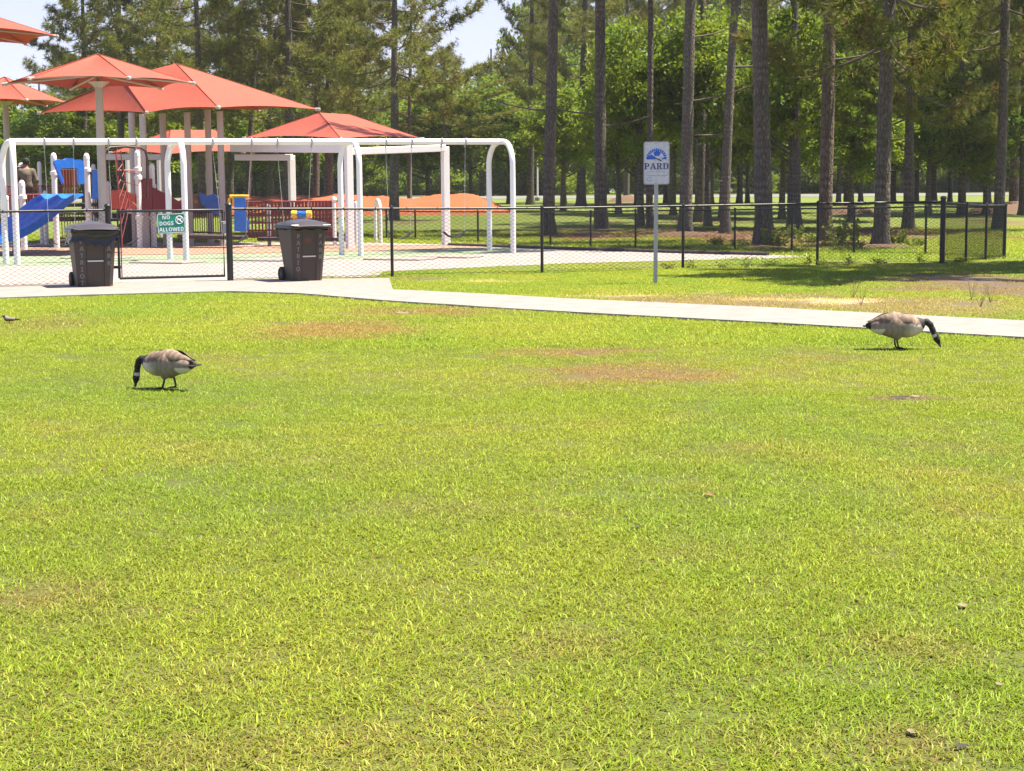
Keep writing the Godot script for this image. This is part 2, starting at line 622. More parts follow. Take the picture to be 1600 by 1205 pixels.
func build_ground() -> void:
	var xs := PackedFloat32Array()
	var zs := PackedFloat32Array()
	var x := -260.0
	while x < 260.0:
		xs.append(x)
		x += clampf(absf(x) * 0.09, 0.32, 14.0) if absf(x) > 12.0 else 0.32
	xs.append(260.0)
	var z := 14.0
	while z > -400.0:
		zs.append(z)
		z -= 0.3 if z < -3.0 and z > -52.0 else clampf(absf(z) * 0.018, 0.6, 8.0)
	zs.append(-400.0)
	var v := PackedVector3Array()
	var n := PackedVector3Array()
	var c := PackedColorArray()
	var ix := PackedInt32Array()
	for zz in zs:
		for xx in xs:
			v.append(Vector3(xx, gh(-zz), zz))
			n.append(Vector3.UP)
			var t := lawn_tone(xx, zz)
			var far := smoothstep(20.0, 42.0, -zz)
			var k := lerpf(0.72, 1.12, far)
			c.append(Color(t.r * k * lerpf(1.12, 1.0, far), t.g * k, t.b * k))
	var w := xs.size()
	for j in zs.size() - 1:
		for i in w - 1:
			var o := j * w + i
			ix.append_array([o, o + w, o + w + 1, o, o + w + 1, o + 1])
	var a := []
	a.resize(Mesh.ARRAY_MAX)
	a[Mesh.ARRAY_VERTEX] = v
	a[Mesh.ARRAY_NORMAL] = n
	a[Mesh.ARRAY_COLOR] = c
	a[Mesh.ARRAY_INDEX] = ix
	var m := ArrayMesh.new()
	m.add_surface_from_arrays(Mesh.PRIMITIVE_TRIANGLES, a)
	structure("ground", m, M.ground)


func slab(called: String, poly: PackedVector2Array, low: float, high: float, material: Material) -> void:
	var g := Geo.new()
	var t := Transform3D(Basis(Vector3.RIGHT, Vector3(0, 0, -1), Vector3.UP), Vector3(0, (low + high) * 0.5, 0))
	var p := PackedVector2Array()
	for q in poly:
		p.append(Vector2(q.x, -q.y))
	g.prism(p, t, high - low)
	structure(called, g.mesh(), material)
	path_polys.append(poly)


func wavy(poly: PackedVector2Array, size: float, step := 0.5) -> PackedVector2Array:   # an outline with a slightly uneven edge
	var r := PackedVector2Array()
	for i in poly.size():
		var a := poly[i]
		var b := poly[(i + 1) % poly.size()]
		var m := maxi(1, int(a.distance_to(b) / step))
		for k in m:
			var p := a.lerp(b, float(k) / m)
			r.append(p + Vector2(rough_field.get_noise_2d(p.x * 1.3, p.y * 1.3), rough_field.get_noise_2d(p.x * 1.3 + 40.0, p.y * 1.3)) * size)
	return r


func build_paving() -> void:
	slab("concrete_path", wavy(PackedVector2Array([Vector2(-11.725, -24.988), Vector2(-9.811, -25.520), Vector2(-7.925, -25.773), Vector2(-6.785, -26.361), Vector2(-4.579, -27.116), Vector2(-3.339, -26.382), Vector2(-1.880, -24.527), Vector2(-0.436, -23.025), Vector2(0.847, -21.808), Vector2(3.076, -19.911), Vector2(5.450, -17.635), Vector2(6.852, -16.113),
		Vector2(7.786, -18.332), Vector2(6.139, -19.883), Vector2(3.466, -22.446), Vector2(0.952, -24.514), Vector2(-0.490, -25.977), Vector2(-1.653, -27.036), Vector2(-4.946, -29.313), Vector2(-8.613, -28.032), Vector2(-12.710, -27.106)]), 0.03), -0.08, 0.03, M.concrete)
	slab("concrete_apron", PackedVector2Array([Vector2(-12.677, -27.036), Vector2(-8.590, -27.957), Vector2(-4.932, -29.230), Vector2(-1.938, -27.245), Vector2(-2.092, -28.955), Vector2(-2.274, -31.008), Vector2(-5.200, -30.832), Vector2(-9.004, -29.315), Vector2(-13.048, -27.832)]), -0.08, 0.025, M.concrete_warm)
	slab("playground_pad", wavy(PackedVector2Array([Vector2(-13.091, -27.925), Vector2(-9.036, -29.419), Vector2(-5.216, -30.923), Vector2(-2.557, -31.868), Vector2(-2.590, -33.924), Vector2(1.159, -37.106), Vector2(6.923, -39.522), Vector2(7.091, -40.480), Vector2(4.975, -43.014), Vector2(1.491, -47.692), Vector2(-1.939, -51.353), Vector2(-4.967, -54.338), Vector2(-12.714, -55.426), Vector2(-26.000, -55.668)]), 0.05), -0.05, 0.012, M.pad_white)
	slab("green_rubber_surface", wavy(PackedVector2Array([Vector2(-16.999, -36.323), Vector2(-9.545, -38.331), Vector2(-6.943, -38.594), Vector2(-3.720, -40.618), Vector2(-1.599, -42.271), Vector2(0.716, -45.012), Vector2(-0.337, -47.528), Vector2(-4.162, -45.480), Vector2(-8.408, -43.957), Vector2(-20.556, -43.969)]), 0.15), 0.0, 0.018, M.rubber_green)
	slab("tan_rubber_surface", wavy(PackedVector2Array([Vector2(-20.686, -44.249), Vector2(-8.452, -44.189), Vector2(-4.180, -45.678), Vector2(-0.523, -47.838), Vector2(-1.305, -49.701), Vector2(-4.723, -51.656), Vector2(-9.672, -50.604), Vector2(-24.086, -51.555)]), 0.12), 0.0, 0.022, M.rubber_tan)
	var g := Geo.new()
	g.tube(PackedVector3Array([Vector3(-1.893, 0.000, -50.124) + Vector3(0, 0.04, 0), Vector3(1.608, 0.000, -45.827) + Vector3(0, 0.04, 0), Vector3(4.283, 0.000, -42.697) + Vector3(0, 0.04, 0), Vector3(6.290, 0.000, -40.830) + Vector3(0, 0.04, 0)]), PackedFloat32Array([0.06]), 6)
	structure("pad_dark_strip", g.mesh(), M.deck)  # low dark strip across the narrow end of the pad
	for p in [Vector3(-8.023, 0.000, -38.945), Vector3(-10.399, 0.000, -41.781), Vector3(-2.656, 0.000, -39.861), Vector3(-1.553, 0.000, -41.026), Vector3(-5.789, 0.000, -39.835), Vector3(-4.994, 0.000, -40.840)]:
		var q := Geo.new()
		q.box(at(p + Vector3(0, 0.03, 0), -0.42), Vector3(1.5, 0.05, 1.0), 0.02)
		var o := put("wear_mat", q.mesh(), M.pad_white)
		o.set_meta("kind", "structure")


func build_far_ground() -> void:
	# a straight road far behind the trees, on its low bank
	var g := Geo.new()
	g.quad(Vector3(-240, gh(149.3) + 0.03, -149.3), Vector3(240, gh(149.3) + 0.03, -149.3), Vector3(240, gh(157.5) + 0.03, -157.5), Vector3(-240, gh(157.5) + 0.03, -157.5), Vector3.UP)
	structure("road", g.mesh(), M.asphalt)
	# heaps of orange clay beside the wood
	var d := Geo.new()
	var rows := []
	for j in 15:
		var r := PackedVector3Array()
		for i in 61:
			var u := i / 60.0
			var w := j / 14.0
			var x := lerpf(-19.5, 1.0, u)
			var z := lerpf(-85.0, -95.0, w)
			var hump := 0.88 + 0.13 * sin(u * 11.0 + 0.6) * sin(u * 5.0 + 1.0) + 0.16 * rough_field.get_noise_2d(x * 0.35, z * 0.35)
			var edge := smoothstep(0.0, 0.13, u) * smoothstep(1.0, 0.82, u) * pow(sin(PI * clampf(w, 0.0, 1.0)), 0.8)
			r.append(Vector3(x, gh(-z) - 0.1 + maxf(0.0, edge * hump * 1.18 + 0.07 * rough_field.get_noise_2d(x * 1.6, z * 1.6) * edge), z))
		rows.append(r)
	d.grid(rows, Vector3.UP)
	var o := structure("clay_mound", d.mesh(), M.clay, "long low heap of bare orange clay behind the playground")
	o.set_meta("label", "long low heap of bare orange clay behind the playground")
	# pine straw banked round far trunks
	for p in [[Vector3(8.417, 0.807, -120.962), 1.7, 0.5], [Vector3(24.841, 0.423, -82.602), 2.6, 0.55], [Vector3(16.764, 0.419, -82.366), 1.6, 0.4], [Vector3(3.390, 0.103, -62.466), 1.5, 0.10], [Vector3(6.154, 0.050, -59.122), 1.7, 0.12], [Vector3(6.951, 0.000, -46.286), 1.5, 0.10], [Vector3(10.219, 0.000, -46.133), 1.4, 0.10]]:
		var s := Geo.new()
		var where: Vector3 = p[0]
		var rr: float = p[1]
		var hh: float = p[2]
		var prof := PackedVector2Array()
		for i in 9:
			var t := i / 8.0
			prof.append(Vector2(rr * (1.0 - t), -0.05 + (hh + 0.05) * sin(t * PI * 0.5)))
		s.lathe(prof, 18, at(where))
		var q := put("straw_mound", s.mesh(), M.straw)
		q.set_meta("kind", "structure")


# ---------------------------------------------------------------- chain-link fences
var link_mesh: ArrayMesh


func chain_link() -> ArrayMesh:   # 3 m by 1.2 m of woven wire
	if link_mesh:
		return link_mesh
	var g := Geo.new()
	var w := 0.0714
	for k in 42:
		var p := PackedVector3Array()
		for i in 35:
			p.append(Vector3((k + float((i + k) % 2)) * w, i * 0.0353, 0.004 * (1 if (i + k) % 2 else -1)))
		g.tube(p, PackedFloat32Array([0.0054]), 3, false)
	link_mesh = g.mesh()
	return link_mesh


func post_mesh(r: float, h: float) -> ArrayMesh:
	var g := Geo.new()
	g.lathe(PackedVector2Array([Vector2(r, -0.1), Vector2(r, h), Vector2(r * 1.25, h), Vector2(r * 1.25, h + 0.02), Vector2(r * 0.9, h + 0.05), Vector2(0.0, h + 0.065)]), 12, Transform3D())
	return g.mesh()


func fence(label: String, posts: Array, tall: Array, ends := [0.045, 0.045], bottom := true) -> Node3D:
	var t := thing("chain_link_fence", label, "fence")
	var last := posts.size() - 1
	for i in posts.size():
		var r: float = ends[0] if i == 0 else ends[1] if i == last else 0.03
		if r > 0.0:
			put("post", post_mesh(r, tall[i] + (0.06 if r > 0.04 else 0.0)), M.black_vinyl, t, at(posts[i]))
	for i in last:
		var a: Vector3 = posts[i]
		var b: Vector3 = posts[i + 1]
		var g := Geo.new()
		g.rod(a + Vector3.UP * tall[i], b + Vector3.UP * tall[i + 1], 0.022, 8)
		put("top_rail", g.mesh(), M.black_vinyl, t)
		if bottom:
			var h := Geo.new()
			h.rod(a + Vector3.UP * 0.05, b + Vector3.UP * 0.05, 0.004, 5)
			put("tension_wire", h.mesh(), M.black_vinyl, t)
		var e: Vector3 = b + Vector3.UP * (tall[i + 1] - tall[i]) - a
		var l: float = e.length()
		var link := put("chain_link", chain_link(), M.black_vinyl, t)
		link.transform = Transform3D(Basis(e / 3.0, Vector3.UP * (tall[i] - 0.06) / 1.2, e.cross(Vector3.UP).normalized()), a + Vector3.UP * 0.05)
		stuff(link)
		var n := maxi(1, int(l / 0.6))
		var ties := Geo.new()
		for k in n:
			var q := a.lerp(b, (k + 0.5) / n) + Vector3.UP * lerpf(tall[i], tall[i + 1], (k + 0.5) / n)
			ties.box(at(q), Vector3(0.012, 0.054, 0.054))
		stuff(put("tie_wire", ties.mesh(), M.black_vinyl, t))
	return t


func build_fences() -> void:
	fence("black chain-link fence from the edge up to the gate, behind the first trash cart", [Vector3(-12.121, 0.000, -27.378), Vector3(-9.744, 0.000, -28.442), Vector3(-7.181, 0.000, -29.798)], [1.32, 1.32, 1.33], [0.03, 0.05])
	fence("black chain-link fence running from the gate past the park sign to the thick corner post", [Vector3(-5.144, 0.000, -30.493), Vector3(-2.273, 0.000, -31.829), Vector3(0.608, 0.000, -32.797), Vector3(3.531, 0.000, -34.270), Vector3(6.538, 0.000, -35.595), Vector3(9.334, 0.000, -36.100)], [1.33, 1.30, 1.28, 1.29, 1.31, 1.33], [0.058, 0.06])
	fence("short black chain-link fence seen end on, beyond the thick corner post", [Vector3(9.385, 0.000, -36.190), Vector3(10.059, 0.000, -36.879), Vector3(10.713, 0.000, -37.638), Vector3(11.346, 0.000, -38.364)], [1.31, 1.26, 1.22, 1.22], [0.0, 0.04])
	fence("low black chain-link fence along the back of the playground, in front of the pine trunks", [Vector3(11.346, 0.000, -38.364), Vector3(10.173, 0.000, -40.943), Vector3(8.605, 0.000, -41.879), Vector3(7.277, 0.000, -43.256), Vector3(5.961, 0.000, -44.462), Vector3(4.725, 0.000, -45.705), Vector3(3.506, 0.000, -47.001), Vector3(2.309, 0.000, -48.353), Vector3(1.181, 0.000, -50.053), Vector3(0.090, 0.000, -51.531), Vector3(-1.054, 0.000, -53.432), Vector3(-2.142, 0.000, -55.083), Vector3(-3.237, 0.008, -56.529), Vector3(-4.317, 0.031, -57.943), Vector3(-5.379, 0.046, -58.888)],
		[1.18, 1.17, 1.14, 1.12, 1.09, 1.07, 1.05, 1.02, 1.0, 0.99, 0.98, 0.97, 0.96, 0.95, 0.95], [0.0, 0.04])
	# the gate
	var a := Vector3(-7.079, 0.000, -30.098)
	var b := Vector3(-5.290, 0.000, -30.732)
	var t := thing("chain_link_gate", "black chain-link gate with the green sign, closed between two trash carts", "gate", a)
	var e := b - a
	var g := Geo.new()
	g.tube(PackedVector3Array([Vector3(0, 0.1, 0), Vector3(0, 1.30, 0), e + Vector3.UP * 1.31, e + Vector3.UP * 0.1, Vector3(0, 0.1, 0)]), PackedFloat32Array([0.026]), 10)
	put("gate_frame", g.mesh(), M.black_vinyl, t)
	var link := put("chain_link", chain_link(), M.black_vinyl, t)
	link.transform = Transform3D(Basis(e / 3.0, Vector3.UP * 1.2 / 1.2, e.cross(Vector3.UP).normalized()), Vector3.UP * 0.1)
	stuff(link)
	for y in [0.3, 1.15]:
		var h := Geo.new()
		h.box(along(Vector3(-0.07, y, 0), Vector3(0.1, y, 0)), Vector3(0.2, 0.05, 0.075), 0.01)
		put("hinge", h.mesh(), M.black_iron, t)
	var l := Geo.new()
	l.box(at(e + Vector3(0.045, 0.98, 0.03)), Vector3(0.10, 0.20, 0.07), 0.015)
	l.rod(e + Vector3(-0.02, 1.09, 0.04), e + Vector3(0.14, 1.09, 0.04), 0.014)
	put("latch", l.mesh(), M.galvanised, t)
	var bar := Geo.new()
	bar.rod(Vector3(0.05, 0.12, 0.02), Vector3(0.05, 1.28, 0.02), 0.009, 6)
	put("tension_bar", bar.mesh(), M.black_vinyl, t)
	# sign on the gate
	var p := along(Vector3(-6.445, 0.000, -30.326), Vector3(-5.976, 0.000, -30.492)).basis
	var where := Vector3(-5.881, 1.101, -28.950)
	var s := thing("gate_sign", "green and white sign reading NO DOGS ALLOWED, hung on the gate", "sign", where)
	s.basis = p * Basis(Vector3(0, 0, 1), 0.03)
	put("plate", rounded_plate(0.485, 0.345, 0.03, 0.006), M.sign_green, s)
	var rim := ring_plate(0.470, 0.330, 0.028, 0.009, 0.004)
	put("border", rim, M.sign_white, s, at(Vector3(0, 0, 0.0045)))
	lettering("word", "NO", 0.066, 0.004, at(Vector3(-0.085, 0.105, 0.005)), M.sign_white, s)
	lettering("word", "DOGS", 0.066, 0.004, at(Vector3(-0.085, 0.0, 0.005)), M.sign_white, s)
	lettering("word", "ALLOWED", 0.066, 0.004, at(Vector3(0.0, -0.105, 0.005)), M.sign_white, s)
	var badge := Geo.new()
	var ring := PackedVector3Array()
	for i in 25:
		ring.append(Vector3(0.14 + cos(TAU * i / 24.0) * 0.066, 0.055 + sin(TAU * i / 24.0) * 0.066, 0.005))
	badge.tube(ring, PackedFloat32Array([0.006]), 6)
	badge.rod(Vector3(0.095, 0.10, 0.006), Vector3(0.185, 0.01, 0.006), 0.006)
	put("no_dogs_symbol", badge.mesh(), M.sign_white, s)
	var dog := Geo.new()
	dog.prism(PackedVector2Array([Vector2(-0.045, -0.035), Vector2(-0.03, -0.035), Vector2(-0.025, -0.005), Vector2(0.015, -0.005), Vector2(0.02, -0.035), Vector2(0.033, -0.035), Vector2(0.032, 0.012), Vector2(0.05, 0.022), Vector2(0.046, 0.036), Vector2(0.026, 0.044), Vector2(0.016, 0.024), Vector2(-0.03, 0.018), Vector2(-0.048, 0.036), Vector2(-0.052, 0.03), Vector2(-0.042, 0.008)]), at(Vector3(0.14, 0.055, 0.005)), 0.004)
	put("dog_outline", dog.mesh(), M.sign_white, s)


func plate_outline(w: float, h: float, r: float) -> PackedVector2Array:
	var p := PackedVector2Array()
	for k in 4:
		var cx: float = (w * 0.5 - r) * [1, -1, -1, 1][k]
		var cy: float = (h * 0.5 - r) * [1, 1, -1, -1][k]
		for i in 6:
			var a := PI * 0.5 * (k + i / 5.0)
			p.append(Vector2(cx + cos(a) * r, cy + sin(a) * r))
	return p


func rounded_plate(w: float, h: float, r: float, deep: float) -> ArrayMesh:
	var g := Geo.new()
	g.prism(plate_outline(w, h, r), Transform3D(), deep)
	return g.mesh()


func ring_plate(w: float, h: float, r: float, wide: float, deep: float) -> ArrayMesh:
	var g := Geo.new()
	var a := plate_outline(w, h, r)
	var b := plate_outline(w - wide * 2, h - wide * 2, maxf(r - wide, 0.004))
	for i in a.size():
		var j := (i + 1) % a.size()
		var f := Vector3(0, 0, deep * 0.5)
		var pa := Vector3(a[i].x, a[i].y, 0)
		var pb := Vector3(a[j].x, a[j].y, 0)
		var pc := Vector3(b[j].x, b[j].y, 0)
		var pd := Vector3(b[i].x, b[i].y, 0)
		g.quad(pa + f, pb + f, pc + f, pd + f, Vector3.BACK)
		g.quad(pa - f, pb - f, pb + f, pa + f, pa)
		g.quad(pd - f, pc - f, pc + f, pd + f, -pd)
	return g.mesh()


# ---------------------------------------------------------------- trees
func any_dir(r: RandomNumberGenerator) -> Vector3:
	var z := r.randf_range(-1.0, 1.0)
	var a := r.randf() * TAU
	var s := sqrt(1.0 - z * z)
	return Vector3(cos(a) * s, z, sin(a) * s)


func tuft(g: Geo, r: RandomNumberGenerator, where: Vector3, axis: Vector3, size: float, count: int, tone: Color) -> void:
	for i in count:
		var d := (axis * 0.75 + any_dir(r)).normalized()
		var side := d.cross(any_dir(r)).normalized()
		var l := size * r.randf_range(0.7, 1.15)
		var w := size * 0.055
		g.col = tone * r.randf_range(0.8, 1.2)
		var a := where + side * w
		var b := where - side * w
		var e := where + d * l + Vector3.DOWN * l * 0.12
		var m := side.cross(d).normalized()
		if m.y < 0.0:
			m = -m
		g.tri(a, b, e, m, m, m)


# A pine's crown from y = 0 up: limbs that sweep outwards, twigs on both their sides, tufts of needles along the twigs. Returns [limbs, needles].
func pine_crown(sd: int, h: float, reach: float, limbs: int, per_twig: int, bottom: float, rise: float, needles: int) -> Array:
	var r := RandomNumberGenerator.new()
	r.seed = sd
	var wood := Geo.new()
	var green := Geo.new()
	for i in limbs:
		var u := (i + r.randf()) / limbs
		var y := h * pow(u, 0.95)
		var shape := lerpf(bottom, 1.0, smoothstep(0.0, 0.3, u)) * (1.0 - 0.82 * pow(u, 1.6))
		var l := reach * shape * r.randf_range(0.55, 1.12)
		var a := i * 2.39996 + r.randf_range(-0.5, 0.5)
		var d := Vector3(cos(a), 0, sin(a))
		var up := lerpf(-0.05, 0.75, pow(u, 1.4)) * rise + r.randf_range(-0.12, 0.12)
		var pts := PackedVector3Array()
		var rad := PackedFloat32Array()
		var bend := r.randf_range(-0.35, 0.35)
		for k in 7:
			var t := k / 6.0
			pts.append(Vector3(0, y, 0) + d.rotated(Vector3.UP, bend * t) * l * t + Vector3.UP * l * (up * t + 0.16 * t * t - 0.12 * sin(t * PI)))
			rad.append(lerpf(0.012 + 0.007 * l, 0.008, t))
		wood.tube(pts, rad, 5, false)
		var n := int(l * 4.6) + 2
		for k in n:
			var t := lerpf(0.28, 1.0, pow((k + r.randf()) / n, 0.8))
			var s := minf(t * 6.0, 5.999)
			var p := pts[int(s)].lerp(pts[int(s) + 1], s - int(s))
			var fw := (pts[int(s) + 1] - pts[int(s)]).normalized()
			var sd2 := fw.cross(Vector3.UP).normalized() * (1.0 if k % 2 else -1.0)
			var td := (fw * r.randf_range(0.25, 0.9) + sd2 * r.randf_range(0.4, 1.0) + Vector3.UP * r.randf_range(-0.15, 0.5)).normalized()
			if k >= n - 1:
				td = fw
			var tl := (0.25 + 0.20 * l * (1.15 - t)) * r.randf_range(0.6, 1.25)
			var e := p + td * tl + Vector3.UP * tl * 0.2
			wood.tube(PackedVector3Array([p, e]), PackedFloat32Array([0.013, 0.006]), 3, false)
			var tone := Color(0.205, 0.212, 0.040).lerp(Color(0.128, 0.154, 0.032), r.randf())
			if r.randf() < 0.10:
				tone = Color(0.190, 0.150, 0.050)
			for j in per_twig:
				var q := p.lerp(e, (j + 1.0) / per_twig) + any_dir(r) * 0.20
				tuft(green, r, q, (td + Vector3.UP * 0.5).normalized(), r.randf_range(0.27, 0.40), needles, tone)
	return [wood.mesh(), green.mesh()]


# A broad-leaved crown in a unit ball (scaled per tree): boughs from below, clumps of leaves with gaps between.
func leaf_crown(sd: int, clumps: int, leaves: int, leaf: float, open: float) -> Array:
	var r := RandomNumberGenerator.new()
	r.seed = sd
	var wood := Geo.new()
	var green := Geo.new()
	for i in clumps:
		var d := any_dir(r)
		var rr := pow(r.randf(), 0.42)
		var p := Vector3(d.x * rr, d.y * rr * (1.0 if d.y > 0.0 else 0.9), d.z * rr)
		p *= 1.0 + 0.16 * sin(d.x * 5.0 + sd) * cos(d.z * 4.0 + d.y * 3.0)
		if i % 4 == 0:
			var a := Vector3(0, clampf(p.y - 0.45, -1.1, 0.4), 0)
			wood.tube(arc(a, a.lerp(p, 0.5) + Vector3.DOWN * 0.08, p, 4), PackedFloat32Array([0.020, 0.016, 0.012, 0.008, 0.004]), 4, false)
		var size := r.randf_range(0.13, 0.23) * open
		var flat_ := r.randf_range(0.42, 0.7)
		var tone := Color(0.165, 0.238, 0.020).lerp(Color(0.222, 0.262, 0.025), r.randf()).lerp(Color(0.100, 0.170, 0.020), pow(r.randf(), 2.0))
		for k in leaves:
			var o := Vector3(r.randfn(), r.randfn() * flat_, r.randfn()) * size * 0.62
			var c := p + o
			var m := (any_dir(r) * 0.9 + Vector3.UP * 0.8).normalized()
			var s := m.cross(any_dir(r)).normalized()
			var f := s.cross(m)
			var l := leaf * r.randf_range(0.65, 1.2)
			green.col = tone * r.randf_range(0.78, 1.25)
			var w := l * 0.42
			var tip := c + f * l - m * l * 0.2
			green.tri(c - f * l * 0.4, c + s * w, tip, m, m, m)
			green.tri(c - f * l * 0.4, tip, c - s * w, m, m, m)
	return [wood.mesh(), green.mesh()]


func trunk_mesh(h: float, r: float, lean: float, sd: int, flare := 0.75, sides := 12) -> ArrayMesh:
	var q := RandomNumberGenerator.new()
	q.seed = sd
	var pts := PackedVector3Array()
	var rad := PackedFloat32Array()
	var ph := q.randf() * TAU
	var bow := q.randf_range(0.02, 0.07) * (0.4 if r > 0.2 else 1.0) * (1.0 if q.randf() < 0.5 else -1.0)
	for y in [-0.35, -0.1, 0.05, 0.18, 0.35, 0.6, 1.0, 1.6, 2.4, 3.4, 4.6, 6.0, 7.5, 9.0, 11.0, 13.0, 16.0, 20.0, 25.0]:
		var yy: float = minf(y, h)
		var t := yy / h
		pts.append(Vector3(lean * yy + bow * sin(t * 5.0 + ph) * (1.0 if yy > 0.5 else 0.3) * (h / 12.0), yy, bow * cos(t * 4.0 + ph)))
		rad.append(maxf(0.012, r * 1.12 * (1.0 - 0.72 * pow(maxf(t, 0.0), 1.25)) + r * flare * exp(-maxf(yy + 0.1, 0.0) / 0.32) + r * 0.035 * sin(yy * 5.3 + ph)))
		if y >= h:
			break
	var g := Geo.new()
	g.tube(pts, rad, sides, true)
	return g.mesh()


func make_tree(called: String, label: String, x: float, z: float, lean: float, r: float, h: float, crown: Array, at_y: float, scale3: Vector3, wood: Material, green: Material, sd: int, group := "", shared: ArrayMesh = null) -> Node3D:
	var t := thing(called, label, "tree", on(x, z), 0.0, group)
	put("trunk", shared if shared else trunk_mesh(h, r, lean, sd), wood, t)
	if crown.size():
		var turn := Basis(Vector3.UP, sd * 1.7) * Basis.from_scale(scale3)
		var c := put("crown", crown[1], green, t, Transform3D(turn, Vector3(lean * at_y, at_y, 0)))
		stuff(c)
		var l := put("limbs", crown[0], M.twig, t, Transform3D(turn, Vector3(lean * at_y, at_y, 0)))
		stuff(l)
	return t


func dead_limb(t: Node3D, a: Vector3, d: Vector3, r: float) -> void:
	var g := Geo.new()
	var pts := arc(a, a + d * 0.55 + Vector3.DOWN * 0.08 * d.length(), a + d, 6)
	g.tube(pts, PackedFloat32Array([r, r * 0.9, r * 0.75, r * 0.62, r * 0.5, r * 0.38, r * 0.2]), 6)
	put("limb", g.mesh(), M.twig, t)


